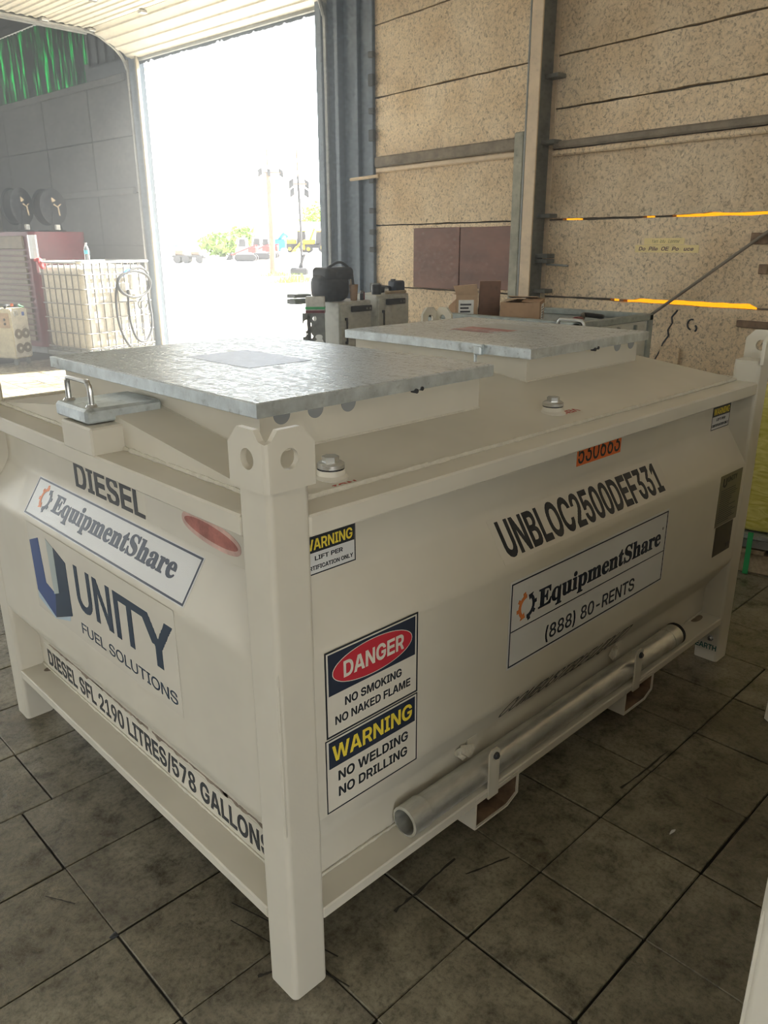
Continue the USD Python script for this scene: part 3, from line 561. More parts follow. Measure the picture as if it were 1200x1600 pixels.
# danger and warning pair
x0, x1 = .103, .346
d = stick(tank, 'danger_sign', sbox(x0, .564, x1, .744), M_['clear'], LONG, label='danger sign: no smoking, no naked flame')
stick(d, 'border', frame_rect(x0, .564, x1, .744, .0035), M_['ink'], LONG, .0006)
stick(d, 'header', sbox(x0+.008, .652, x1-.008, .737), M_['navy'], LONG, .0006)
ov = affinity.scale(Point((x0+x1)/2, .695).buffer(1, quad_segs=16), .103, .036)
stick(d, 'oval', ov, M_['red_ink'], LONG, .0012); stick(d, 'oval_edge', ov.buffer(.0015).difference(ov), M_['clear'], LONG, .0012)
stick(d, 'lettering', T('DANGER', x0+.044, .678, .158, .035, 750), M_['clear'], LONG, .0018)
stick(d, 'lettering', T('NO SMOKING', x0+.047, .618, .150, .0185, 700), M_['ink'], LONG, .0006)
stick(d, 'lettering', T('NO NAKED FLAME', x0+.022, .586, .200, .0185, 700), M_['ink'], LONG, .0006)
d = stick(tank, 'warning_sign', sbox(x0-.004, .398, x1, .561), M_['clear'], LONG, label='warning sign: no welding, no drilling')
stick(d, 'border', frame_rect(x0-.004, .398, x1, .561, .0025), M_['ink'], LONG, .0006)
stick(d, 'header', sbox(x0+.004, .496, x1-.007, .554), M_['navy'], LONG, .0006)
stick(d, 'lettering', T('WARNING', x0+.012, .508, .215, .036, 700), M_['yellow'], LONG, .0012, label='yellow capital lettering')
stick(d, 'lettering', T('NO WELDING', x0+.026, .460, .190, .0225, 700), M_['ink'], LONG, .0006)
stick(d, 'lettering', T('NO DRILLING', x0+.026, .424, .188, .0225, 700), M_['ink'], LONG, .0006)
# equipment company signs
def gear(cx, cy, r):
    out = []
    for a0, a1, tip in ((75, 250, 1), (255, 430, -1)):
        ann = Point(0, 0).buffer(r, quad_segs=16).difference(Point(0, 0).buffer(r*.70, quad_segs=16))
        wedge = Polygon([(0, 0)] + [(3*r*math.cos(math.radians(a)), 3*r*math.sin(math.radians(a))) for a in np.linspace(a0+18, a1-20, 12)])
        g = ann.intersection(wedge)
        for a in np.arange(a0+32, a1-30, 40):
            c, s = math.cos(math.radians(a)), math.sin(math.radians(a)); tooth = affinity.rotate(sbox(r*.9, -r*.15, r*1.22, r*.15), a, origin=(0, 0)); g = g.union(tooth)
        ah = math.radians(a1-20); c, s = math.cos(ah), math.sin(ah)
        g = g.union(Polygon([(r*.52*c, r*.52*s), (r*1.22*c, r*1.22*s), (r*.86*math.cos(ah+.5), r*.86*math.sin(ah+.5))]))
        out.append(affinity.translate(g, cx, cy))
    return out
def brand(x, y, w, h): return T(mathbold('EquipmentShare'), x, y, w, h, fam='Math', stroke=2)
e = stick(tank, 'company_sign', sbox(.650, .484, 1.400, .710), M_['sticker'], LONG, label='large company sign with telephone number')
stick(e, 'border', unary_union([frame_rect(.655, .489, 1.394, .704, .0035), sbox(.657, .580, 1.392, .5825)]), M_['navy'], LONG, .0006)
g1, g2 = gear(.717, .630, .032)
stick(e, 'logo', g1, M_['orange'], LONG, .0006, label='orange half gear'); stick(e, 'logo', g2, M_['navy'], LONG, .0006, label='dark half gear')
stick(e, 'lettering', brand(.764, .592, .600, .066), M_['navy'], LONG, .0006)
stick(e, 'lettering', T('(888) 80-RENTS', .803, .500, .430, .047, 560), M_['navy'], LONG, .0006)
stick(e, 'trade_mark', Point(1.372, .655).buffer(.004).difference(Point(1.372, .655).buffer(.0028)), M_['navy'], LONG, .0006)
e = stick(tank, 'company_sign', sbox(-1.138, .012, -.318, .120), M_['sticker'], SE, label='long company sign on the end of the tank')
stick(e, 'border', frame_rect(-1.134, .0145, -.322, .1175, .0045), M_['navy'], SE, .0006)
g1, g2 = gear(-1.053, .072, .030)
stick(e, 'logo', g1, M_['orange'], SE, .0006, label='orange half gear'); stick(e, 'logo', g2, M_['navy'], SE, .0006, label='dark half gear')
stick(e, 'lettering', brand(-1.000, .037, .610, .062), M_['navy'], SE, .0006)
# unit number on the slope
e = stick(tank, 'number_plate', sbox(.634, .010, 1.414, .124), M_['clear'], SL, label='cream strip with black unit number')
stick(e, 'lettering', T('UNBLOC2500DEF331', .655, .020, .730, .090, 760), M_['ink'], SL, .0006)
e = stick(tank, 'tag', sbox(1.000, .898, 1.214, .962), M_['orange_tag'], UP, label='orange tag with black digits')
stick(e, 'lettering', T('530663', 1.006, .903, .202, .050, 500), M_['ink'], UP, .0006)
for xa, xb in ((.112, .246), (1.776, 1.906)):
    w = xb-xa; e = stick(tank, 'lift_label', sbox(xa, .863, xb, .938), M_['sticker'], UP, label='small lifting warning label')
    stick(e, 'border', frame_rect(xa, .863, xb, .945, .0022), M_['ink'], UP, .0006)
    stick(e, 'header', sbox(xa+.002, .906, xb-.003, .938), M_['ink'], UP, .0007)
    stick(e, 'lettering', T('WARNING', xa+w*.06, .911, w*.88, .022, 700), M_['yellow'], UP, .0013)
    stick(e, 'lettering', T('LIFT PER', xa+w*.44-(w*.18), .890, w*.36 if w > .15 else w*.5, .0085, 650), M_['ink'], UP, .0006)
    stick(e, 'lettering', T('CERTIFICATION ONLY', xa+w*.05, .872, w*.90, .0085, 650), M_['ink'], UP, .0006)
e = stick(tank, 'data_plate', sbox(1.735, .560, 1.899, .734), M_['platewarm'], LONG, label='engraved metal data plate')
u8 = unary_union([Polygon([(0, 1), (.28, 1), (.28, .35), (.5, .2), (.72, .35), (.72, 1), (1, 1), (1, .2), (.5, 0), (0, .2)])])
stick(e, 'logo', fit(u8, 1.757, .690, .028, .032), M_['ink'], LONG, .0006); stick(e, 'lettering', T('UNITY', 1.79, .705, .07, .018, 700), M_['ink'], LONG, .0006)
lines = unary_union([sbox(1.75, z, 1.75+.13*rng.uniform(.55, 1), z+.0022) for z in np.arange(.572, .682, .0072)])
stick(e, 'fine_print', lines, M_['dimink'], LONG, .0006)
e = stick(tank, 'data_plate', sbox(1.748, .455, 1.880, .558), M_['platedark'], LONG, label='darker etched metal plate')
stick(e, 'stamp', sbox(1.845, .468, 1.868, .482), M_['ink'], LONG, .0006)
e = stick(tank, 'hazard_stencil', T('COMBUSTIBLE LIQUID', .700, .014, .590, .106, 330), M_['dimink'], SD, label='stencilled dark lettering')
EA = ((TL-PW, 0, 0), (0, -1, 0), (0, 0, 1))
stick(tank, 'earth_lettering', T('EARTH', -.082, .042, .076, .021, 700), M_['green_ink'], EA, label='dark green lettering')
part(tank, 'earth_stud', cat([cyl((TL-PW-.014, .030, .088), (TL-PW+.002, .030, .088), .006, 10), cyl((TL-PW-.004, .030, .088), (TL-PW, .030, .088), .011, 6)]), M_['steel'])
# end face
stick(tank, 'product_lettering', T('DIESEL', -.922, .858, .356, .074, 760), M_['dimink'], UPE, label='dark grey capital lettering')
stick(tank, 'backing_strip', sbox(-.56, .853, -.18, .93), M_['clear'], UPE, 0)
nt = stick(tank, 'faded_notice', sbox(-.50, .855, -.185, .930), M_['clear'], UPE, .0005, label='worn notice with faded red print')
sm = affinity.rotate(affinity.scale(Point(-.300, .903).buffer(1, quad_segs=12), .095, .017), -5)
stick(nt, 'faded_print', sm, mat('rubbed_red', (.42, .16, .13), .5, var=.5, scale=16), UPE, .0011)
stick(nt, 'faded_print', sm.buffer(.010).difference(sm), mat('rubbed_pink', (.62, .42, .36), .5, var=.3, scale=16), UPE, .0011)
e = stick(tank, 'brand_sign', sbox(-1.108, .494, -.347, .743), M_['clear'], ENDP, label='cream brand sign with folded U logo')
P2 = lambda l: Polygon([(-a, b) for a, b in l])
stick(e, 'logo', P2([(1.102, .691), (1.04, .713), (1.027, .589), (.971, .575), (.989, .501), (1.097, .547)]), M_['logoblue'], ENDP, .0006, label='blue left arm of the U')
stick(e, 'logo', P2([(.943, .712), (.876, .689), (.876, .544), (.989, .501), (.971, .575), (.945, .585)]), M_['logodark'], ENDP, .0008, label='dark right arm of the U')
stick(e, 'logo', P2([(.986, .725), (.944, .711), (.946, .585), (.979, .572)]), M_['logogrey'], ENDP, .0010, label='pale inner fold of the U')
stick(e, 'logo_shadow', P2([(1.097, .545), (.989, .499), (.888, .540), (.898, .522), (.994, .496), (1.097, .525)]), mat('pale_blue_ink', (.45, .55, .62), .5), ENDP, .0004)
# UNITY with joined I, T and Y
uw = unary_union([fit(text_poly('UN', 640), -.829, .582, .190, .118), sbox(-.622, .582, -.600, .700), sbox(-.622, .681, -.470, .700), sbox(-.560, .582, -.537, .70),
                  Polygon([(-.470, .70), (-.500, .70), (-.452, .632), (-.425, .632)]), fit(text_poly('Y', 640), -.492, .582, .134, .118)])
stick(e, 'lettering', uw, M_['logodark'], ENDP, .0006)
stick(e, 'lettering', T('FUEL SOLUTIONS', -.826, .5155, .462, .030, 480), M_['logodark'], ENDP, .0006)
e = stick(tank, 'capacity_strip', sbox(-1.345, .180, -.100, .262), M_['clear'], LOE, label='strip stating the tank capacity')
stick(e, 'lettering', T('DIESEL SFL 2190 LITRES/578 GALLONS', -1.325, .186, 1.160, .065, 740), M_['ink'], LOE, .0006)

gm = mat('brown_grime', (.24, .19, .145), .8, var=.4, scale=30)
def smear(n_, L, w): x = np.linspace(0, L, n_); a_ = np.abs(wob(n_, w))+.0006; b_ = np.abs(wob(n_, w))+.0006; return Polygon(list(zip(x, a_)) + list(zip(x[::-1], -b_[::-1]))).buffer(0)
SDE = ((.075, 0, .28), (0, -1, 0), (-.073, 0, .116))
for u0, L in ((-1.30, .36), (-.98, .30), (-.66, .34), (-.34, .20)): part(tank, 'grime_streak', prism(smear(30, L, .009), .0003, (.0755, -u0, .2725), (0, -1, 0), (0, 0, 1), base=.0016), gm, smooth=False)
for (x_, y_) in ((.11, 1.345), (TL-.13, .085), (.10, .12)): part(tank, 'grime_patch', prism(affinity.scale(Point(0, 0).buffer(1, quad_segs=6), .035, .016), .0003, (x_-.02, y_-.02, .1767)), gm, smooth=False)
scuff = mat('scuff_black', (.03, .027, .02), .7, var=.3)
for (xa, ya), (xb, yb), w_ in [((.02, .26), (.10, -.05), .0022), ((.05, .30), (.13, .02), .0016), ((-.02, .10), (.07, .06), .006), ((.50, -.02), (.62, -.06), .0035), ((-.25, .62), (-.21, .55), .002), ((1.05, -.12), (1.30, -.13), .004), ((.30, .02), (.52, .03), .006)]:
    L = math.hypot(xb-xa, yb-ya); part(floor, 'scuff_mark', prism(smear(16, L, w_), .0006, (xa, ya, .0012), (xb-xa, yb-ya, 0), (-(yb-ya), xb-xa, 0)), scuff, smooth=False)

# ================================================================== AROUND THE HALL
M_['cage'] = mat('cage_wire', (.20, .19, .175), .45, metal=.4)
# --- caged bulk container
MT = TR(3.49, 8.51, 0, math.radians(10.95)); AW, AD = 1.04, .87
tote = thing('bulk_container', 'white plastic bulk liquid container in a steel wire cage left of the doorway', 'container', None, MT)
def bulge(x0, x1, y0, y1, z0, z1, r):
    pts = []
    for x, sx_ in ((x0+r, -1), (x1-r, 1)):
        for y, sy_ in ((y0+r, -1), (y1-r, 1)):
            for z, sz_ in ((z0+r, -1), (z1-r, 1)):
                for a in np.linspace(0, math.pi/2, 5):
                    for b in np.linspace(0, math.pi/2, 5): pts.append((x+sx_*r*math.cos(a)*math.cos(b), y+sy_*r*math.sin(a)*math.cos(b), z+sz_*r*math.sin(b)))
    return hull(pts)
part(tote, 'plastic_tank', bulge(.03, AW-.03, .03, AD-.03, .20, 1.19, .07), M_['tote'], smooth=40)
part(tote, 'tank_cap', lathe([(0, .05), (.07, .05), (.08, .03), (.08, 0), (0, 0)], (AW/2, AD/2, 1.185)), M_['rubber'])
part(tote, 'pallet_frame', cat([box(0, AW, 0, AD, .10, .16, .01), box(.02, AW-.02, .02, AD-.02, .16, .20, .01)]), M_['greysteel'])
c4 = [(.01, .01), (AW-.01, .01), (AW-.01, AD-.01), (.01, AD-.01)]
rr = lambda z: [(x, y, z) for x, y in np.array(rrect(.004, .004, AW-.004, AD-.004, .06).exterior.coords)[:-1]]
for z in (.22, .40, .575, .75, .925, 1.09): part(tote, 'cage_ring', tube(rr(z), .0085, 6, closed=True), M_['cage'])
part(tote, 'top_rail', tube(rr(1.235), .016, 8, closed=True), M_['steel'])
for k in range(9):
    x = .07 + k*(AW-.14)/8
    for y in (.012, AD-.012): part(tote, 'cage_bar', cyl((x, y, .18), (x, y, 1.235), .0075, 6), M_['cage'])
for k in range(7):
    y = .07 + k*(AD-.14)/6
    for x in (.012, AW-.012): part(tote, 'cage_bar', cyl((x, y, .18), (x, y, 1.235), .0075, 6), M_['cage'])
for x, y in [(.08, .08), (AW-.08, .08), (.08, AD-.08), (AW-.08, AD-.08)]:
    w = part(tote, 'castor', cat([cyl((x-.018, y, .05), (x+.018, y, .05), .05, 16), box(x-.028, x+.028, y-.03, y+.03, .09, .105, .003), box(x-.026, x-.021, y-.02, y+.02, .05, .10), box(x+.021, x+.026, y-.02, y+.02, .05, .10)]), M_['greysteel'])
pump = thing('transfer_pump', 'white transfer pump with coiled black hose and blue nozzle on the cage', 'pump', None, MT)
yF = -.03
part(pump, 'mount_plate', box(.50, .80, yF+.012, yF+.022, .76, .98, .006), M_['offwhite'])
part(pump, 'motor', cat([cyl((.68, yF-.05, .90), (.68, yF-.05, 1.06), .052, 18), cyl((.68, yF-.05, 1.06), (.68, yF-.05, 1.085), .046, 18), box(.60, .72, yF-.09, yF+.012, .84, .905, .01)]), M_['offwhite'])
part(pump, 'meter', box(.55, .615, yF-.07, yF+.012, .895, .985, .008), M_['paper'])
part(pump, 'terminal_box', box(.70, .80, yF-.06, yF+.012, .775, .835, .008), M_['offwhite'])
coil = [(.68+.25*math.cos(a)*(1-.02*k), yF-.075-.018*k-.01*math.sin(2*a), .965+.155*math.sin(a)) for k in range(2) for a in np.linspace(0, 2*math.pi, 30, endpoint=False)]
part(pump, 'hose', tube(curve(coil, 120), .0145, 8), M_['hose'])
part(pump, 'hose', tube(curve([(.585, yF-.06, .90), (.57, yF-.07, .7), (.575, yF-.07, .5), (.62, yF-.08, .33), (.70, yF-.08, .26), (.80, yF-.07, .27), (.90, yF-.05, .38), (.95, yF-.02, .55), (.97, .0, .80), (.93, yF-.03, 1.0)], 60), .0145, 8), M_['hose'])
part(pump, 'hose', tube(curve([(.43, yF-.07, .97), (.40, yF-.06, .80), (.40, yF-.06, .55), (.44, yF-.07, .36), (.50, yF-.08, .24), (.56, yF-.07, .20)], 50), .0145, 8), M_['hose'])
part(pump, 'hose', tube(curve([(.62, yF-.09, 1.13), (.74, yF-.09, 1.165), (.86, yF-.08, 1.13), (.93, yF-.06, 1.03), (.90, yF-.06, .90)], 40), .0145, 8), M_['hose'])
part(pump, 'cable', tube(curve([(.79, yF-.06, .80), (.72, yF-.07, .73), (.75, yF-.07, .66), (.84, yF-.07, .68), (.86, yF-.07, .76), (.78, yF-.06, .74), (.76, yF-.06, .6), (.765, yF-.05, .35)], 60), .006, 6), M_['hose'])
nz = part(pump, 'nozzle', cat([hull([(.46, yF-.08, 1.05), (.50, yF-.08, 1.075), (.50, yF-.06, 1.06), (.46, yF-.06, 1.03), (.565, yF-.085, 1.12), (.56, yF-.06, 1.09), (.57, yF-.075, 1.08)]), tube(curve([(.55, yF-.075, 1.10), (.59, yF-.08, 1.125), (.63, yF-.085, 1.135)], 10), .017, 8)]), M_['blue'])
bott = thing('water_bottle', 'clear plastic water bottle standing on the caged container', 'bottle', None, TR(3.79, 8.92, 1.251))
part(bott, 'bottle', lathe([(0, 0), (.030, 0), (.032, .01), (.032, .06), (.029, .075), (.032, .09), (.032, .13), (.02, .165), (.012, .18), (.012, .19), (0, .19)], sides=20), M_['water'])
part(bott, 'wrapper', lathe([(.0325, .075), (.0328, .078), (.0328, .115), (.0325, .118)], sides=20), mat('bottle_wrap', (.10, .42, .55), .4))
part(bott, 'cap', lathe([(0, .205), (.013, .205), (.014, .19), (0, .19)], sides=14), M_['paper'])
rg = tube(curve([(-.02, .06, 1.252), (.01, .0, 1.262), (-.012, -.03, 1.22), (.02, -.02, 1.17), (.045, .0, 1.225), (.07, -.02, 1.19), (.03, .03, 1.262)], 40), [.018]*3+[.024]*34+[.016]*max(0, len(curve([(0,0,0)]*7, 40))-37), 8)
solo('rag', rg, mat('red_cloth', (.55, .06, .07), .9, var=.2, scale=30), 'crumpled red rag tied to the corner of the caged container', 'rag', M=MT @ TR(.0, .80, 0))
solo('wood_offcut', box(.52, .60, .30, .40, 1.0, 1.0+.045, .003), M_['card'], 'small brown block lying on the caged container', 'block', M=MT @ TR(0, 0, .19))
solo('tray_strip', cat([box(.20, .50, .25, .29, 1.19, 1.215, .004), cyl((.42, .2, 1.22), (.52, .34, 1.25), .012, 8)]), M_['greysteel'], 'flat grey metal strip and rod lying on the caged container', 'metal strip', M=MT)

# --- maroon oil tank with two hose reels behind
MO = TR(3.60, 10.13, 0, math.radians(10.95))
oil = thing('oil_tank', 'tall maroon steel oil tank behind the caged container, hose reels on its roof', 'oil tank', None, MO)
part(oil, 'shell', prism(rrect(0, 0, .86, 2.2, .10), 1.50, (0, 0, .10)), M_['redtank'], smooth=40)
part(oil, 'skid', cat([box(.05, .80, .05, 2.15, 0, .10, .01)]), M_['greysteel'])
part(oil, 'corner_highlight', prism(rrect(0, 0, .86, 2.2, .10).difference(rrect(.002, .002, .858, 2.198, .098)).buffer(.0015).intersection(sbox(.0, .0, .085, .085)), .30, (-.002, -.002, 1.26)), M_['steel'], label='bright strip painted as the sun highlight on the rounded corner')  # bright strip paints the sun highlight along the rounded corner
for k in range(16): part(oil, 'side_slat', box(-.035, -.002, .16, 2.0, .18+k*.075, .235+k*.075, .006), mat('slat_brown', (.24, .19, .12), .6, var=.15) if k == 0 else '/World/Looks/slat_brown')
part(oil, 'side_panel', box(-.030, -.002, .16, 2.0, 1.38, 1.55, .01), '/World/Looks/slat_brown')
nt = part(oil, 'notice', box(.03, .17, -.006, -.001, 1.08, 1.26, .001), M_['paper'], label='white notice with a pink edge'); part(nt, 'pink_edge', box(.02, .05, -.008, -.006, 1.08, 1.26), mat('pink_print', (.55, .22, .24), .6))
def reel(px_, py_, tilt, lab):
    M = TR(px_, py_, 1.604, math.radians(tilt))
    t = thing('hose_reel', lab, 'hose reel', None, M)
    R = .235; cz = .315
    for o in (-.075, .075): part(t, 'flange', lathe([(.05, -.004), (R-.02, -.004), (R, .004), (R-.012, .010), (.05, .004), (.05, -.004)], (0, o, cz), (0, -1, 0), 36), M_['dark'])
    part(t, 'hose_winding', lathe([(.10, -.062), (.205, -.062), (.212, -.03), (.205, 0), (.212, .03), (.205, .062), (.10, .062), (.10, -.062)], (0, 0, cz), (0, 1, 0), 32), M_['hose'])
    part(t, 'hub', lathe([(0, .03), (.045, .028), (.06, 0), (0, 0)], (0, -.082, cz), (0, -1, 0), 20), M_['dark'])
    part(t, 'swivel', cat([cyl((.05, -.11, cz), (.05, -.125, cz-.11), .011, 8), cyl((.05, -.11, cz), (-.03, -.115, cz+.035), .010, 8), cyl((.05, -.10, cz), (.10, -.115, cz+.04), .009, 8)]), M_['column'], label='brass swivel pipe')
    part(t, 'emblem', prism(Polygon([(.0, .05), (.0, .125), (.075, .085)]), .002, (-.02, -.081, cz), (1, 0, 0), (0, 0, 1)), M_['column'], label='pale triangle emblem')
    part(t, 'stand', cat([box(-.16, .16, -.10, .10, 0, .02, .005), hull([(-.10, -.098, .02), (.10, -.098, .02), (.03, -.098, cz), (-.03, -.098, cz), (-.10, -.092, .02), (.10, -.092, .02), (.03, -.092, cz), (-.03, -.092, cz)])]), M_['dark'])
    part(t, 'junction_box', box(-.055, .025, -.14, -.10, .02, .09, .008), M_['paper'])
    return t
reel(3.62, 10.50, 33, 'black hose reel on the maroon tank, farther left of the two')
reel(4.02, 10.43, 22, 'black hose reel on the maroon tank with bright rim, nearer the doorway')

# --- beige welder cooler at the left edge
MC = TR(2.91, 9.33, 0, math.radians(25))
cool = thing('welder_cooler', 'beige box cooler on castors with four round fans at the far left', 'cooler', None, MC)
part(cool, 'body', box(0, .27, 0, .62, .085, .69, .012), M_['beige']); part(cool, 'fan_panel', box(.005, .265, -.006, .0, .10, .685, .002), M_['offwhite'])
for cx in (.078, .195):
    for cz in (.21, .385):
        f = part(cool, 'fan', lathe([(.020, .008), (.024, .010), (.058, .010), (.062, 0), (.02, 0), (.020, .008)], (cx, -.006, cz), (0, -1, 0), 24), mat('fan_grille', (.22, .19, .16), .6, var=.1) if cx < .1 and cz < .3 else '/World/Looks/fan_grille')
        part(f, 'fan_hub', lathe([(0, .007), (.020, .007), (.021, 0), (0, 0)], (cx, -.006, cz), (0, -1, 0), 16), M_['offwhite'])
part(cool, 'badge', box(.175, .215, -.009, -.006, .60, .645), M_['blue']); part(cool, 'socket_panel', box(-.006, 0, .03, .28, .46, .64, .003), M_['cardlight'])
for z in (.51, .56): part(cool, 'socket', cyl((-.012, .10, z), (-.002, .10, z), .016, 12), M_['dark'])
for cx, cy in ((.04, .05), (.23, .05), (.04, .57), (.23, .57)): part(cool, 'castor', cat([cyl((cx-.012, cy, .037), (cx+.012, cy, .037), .037, 14), box(cx-.02, cx+.02, cy-.02, cy+.02, .074, .086)]), M_['greysteel'])
torch = thing('welding_torch', 'silver welding torch and dark cables heaped on the beige cooler', 'torch', None, MC)
part(torch, 'cable', tube(curve([(.03, .1, .710), (.12, .16, .72), (.22, .1, .712), (.16, .3, .72), (.05, .25, .73), (.03, .38, .72)], 50), .018, 8), M_['dark'])
part(torch, 'stand', cat([cyl((.03, .42, .69), (.03, .42, 1.12), .012, 8), box(-.03, .09, .38, .46, .93, 1.0, .01)]), M_['dark'])
part(torch, 'hose', tube(np.array([(.03+.035*math.cos(a), .42+.035*math.sin(a), .76+.012*a) for a in np.linspace(0, 28, 120)]), .008, 6), M_['steel'])
part(torch, 'knob', lathe([(0, .02), (.018, .018), (.02, 0), (0, 0)], (.06, .02, .735), (0, -1, .2), 14), M_['orange_tag'])
part(torch, 'clamp', hull([(.19, .03, .72), (.25, .01, .692), (.26, .03, .70), (.20, .05, .74), (.19, .04, .70), (.25, .02, .71)]), M_['green'])
part(cool, 'cable_plug', cat([cyl((.05, -.006, .66), (.055, -.02, .60), .010, 8), cyl((.085, -.006, .665), (.095, -.02, .61), .011, 8)]), M_['steel'])

# --- grey cabinets by the door with shop odds and ends on top
def cabinet(x, y, w, dep, h, lab):
    t = thing('steel_cabinet', lab, 'cabinet', None, TR(x, y, 0))
    part(t, 'carcass', box(0, w, .012, dep, .05, h, .006), M_['cabinet']); part(t, 'door', box(.012, w-.012, 0, .012, .07, h-.02, .004), M_['cabinet'])
    part(t, 'plinth', box(.02, w-.02, .03, dep-.02, 0, .05), M_['dark']); part(t, 'handle', cat([box(.05, .066, -.022, -.012, h-.32, h-.12, .003), box(.05, .066, -.014, .0, h-.14, h-.12), box(.05, .066, -.014, .0, h-.32, h-.30)]), M_['dark'])
    for k in range(5): part(t, 'edge_slot', box(w-.004, w+.002, .05, .07, .15+k*.17, .25+k*.17), M_['dark'])
    return t
cabinet(3.39, 3.72, .34, .33, 1.01, 'pale grey steel cabinet under the black bag, nearer the doorway')
cabinet(3.79, 3.72, .37, .33, 1.045, 'pale grey steel cabinet farther from the doorway, tools on top')
bag = thing('tool_bag', 'bulky black tool bag on the cabinet beside the doorway', 'bag', None, TR(3.44, 3.86, 1.01))
part(bag, 'bag_body', bulge(-.17, .12, -.10, .10, .0, .21, .07), M_['dark'], smooth=50)
part(bag, 'flap', bulge(-.14, .14, -.11, .09, .16, .255, .035), M_['rubber'], smooth=50)
part(bag, 'strap', tube(curve([(-.12, -.06, .24), (0, -.09, .29), (.13, -.07, .22), (.15, -.08, .1)], 30), .010, 6), M_['rubber'])
solo('shim_plates', cat([box(3.10, 3.262, 3.90, 4.0, 1.045, 1.07, .003), box(3.10, 3.262, 3.90, 4.0, 1.0, 1.035, .003)]), M_['greysteel'], 'two grey steel bars jutting out beside the black bag', 'steel bars')
cup = thing('paper_cup', 'tall brown paper cup on the cabinet beside the black bag', 'cup', None, TR(3.585, 3.775, 1.012))
part(cup, 'cup', lathe([(0, 0), (.026, 0), (.036, .12), (.033, .12), (.024, .004), (0, .004)], sides=20), M_['card'])
for i, (x, y, z, r, h, m, lab) in enumerate([(3.665, 3.77, 1.011, .016, .05, 'dark', 'small dark jar on the cabinet right of the paper cup'), (3.70, 3.80, 1.011, .019, .06, 'redtank', 'small reddish can between the dark jars on the cabinet'),
        (3.845, 3.79, 1.046, .038, .075, 'dark', 'shiny black round pot on the far cabinet'), (3.93, 3.76, 1.046, .017, .04, 'offwhite', 'small white cap beside the black pot')]):
    t = thing('workshop_jar', lab, 'jar', None, TR(x, y, z)); part(t, 'jar_body', lathe([(0, 0), (r, 0), (r*1.03, h*.5), (r, h), (0, h)], sides=18), M_[m]); part(t, 'lid', lathe([(0, h+.01), (r*.85, h+.01), (r*.9, h), (0, h)], sides=18), M_['greysteel'])
solo('wooden_handle', cat([cyl((3.88, 3.715, 1.060), (4.12, 3.735, 1.058), .013, 10)]), M_['timber'], 'tan wooden tool handle lying along the far cabinet front', 'tool handle')
solo('chisel', cat([cyl((3.66, 3.88, 1.012), (3.66, 3.88, 1.10), .006, 8), cyl((3.66, 3.88, 1.10), (3.66, 3.88, 1.20), .014, 10)]), M_['timber'], 'upright wooden handled chisel behind the paper cup', 'chisel')
dr = thing('power_drill', 'black power tool lying on the far cabinet', 'power tool', None, TR(4.0, 3.83, 1.047))
part(dr, 'tool_body', bulge(-.09, .06, -.03, .03, .005, .055, .02), M_['dark'], smooth=50); part(dr, 'chuck', lathe([(0, .06), (.010, .06), (.018, .0), (0, 0)], (-.09, 0, .03), (-1, 0, 0), 14), M_['greysteel'])
cu = thing('cube_battery', 'dark rounded box at the right end of the far cabinet', 'battery', None, TR(4.075, 3.80, 1.046)); part(cu, 'battery_body', bulge(-.05, .065, -.05, .05, 0, .10, .02), mat('navy_plastic', (.02, .03, .05), .4), smooth=50); part(cu, 'latch', box(-.04, -.02, -.02, .02, .098, .112, .003), M_['dark'])
# clamps hanging on the cabinet fronts
for i, (x, h) in enumerate(((3.60, 1.0), (3.98, 1.035))):
    t = thing('hand_tool', ['dark shelf bracket with two bolts on the nearer cabinet', 'dark tool tray clipped to the far cabinet front'][i], 'bracket', None, TR(x, 3.708, h-.07))
    part(t, 'bar', box(-.10, .11, -.012, .010, 0, .045, .004), M_['dark'])
    for k in (.05, .085): part(t, 'bolt_head', cyl((k, -.018, .022), (k, -.010, .022), .008, 10), M_['steel'])
# pierced steel stand by the doorway
ps = sbox(0, 0, .17, .82)
for i in range(46):
    a, b = rng.uniform(.0, .17), rng.uniform(.05, .78); ps = ps.difference(affinity.rotate(affinity.scale(Point(a, b).buffer(1, quad_segs=5), rng.uniform(.012, .030), rng.uniform(.014, .034)), rng.uniform(0, 90)))
ps = unary_union([ps, sbox(.035, 0, .062, .82)]); ps = max(ps.geoms, key=lambda g: g.area) if ps.geom_type == 'MultiPolygon' else ps
st = thing('pierced_stand', 'dark pierced steel stand silhouetted in the doorway beside the cabinet', 'stand', None, TR(3.11, 3.83, 0, math.radians(-44)))
part(st, 'pierced_plate', prism(ps, .012, (0, 0, .12), (1, 0, 0), (0, 0, 1)), M_['greysteel'], smooth=False)
part(st, 'foot', box(-.02, .2, -.12, .12, 0, .02, .004), M_['greysteel']); part(st, 'upright', box(.035, .062, -.012, .008, 0, 1.02, .003), M_['greysteel'])
part(st, 'top_box', box(.03, .17, -.04, .06, .94, 1.06, .004), M_['offwhite']); part(st, 'green_band', box(.028, .172, -.042, .062, .968, .988), M_['green']); part(st, 'red_band', box(.028, .172, -.042, .062, .942, .962), M_['redtank'])

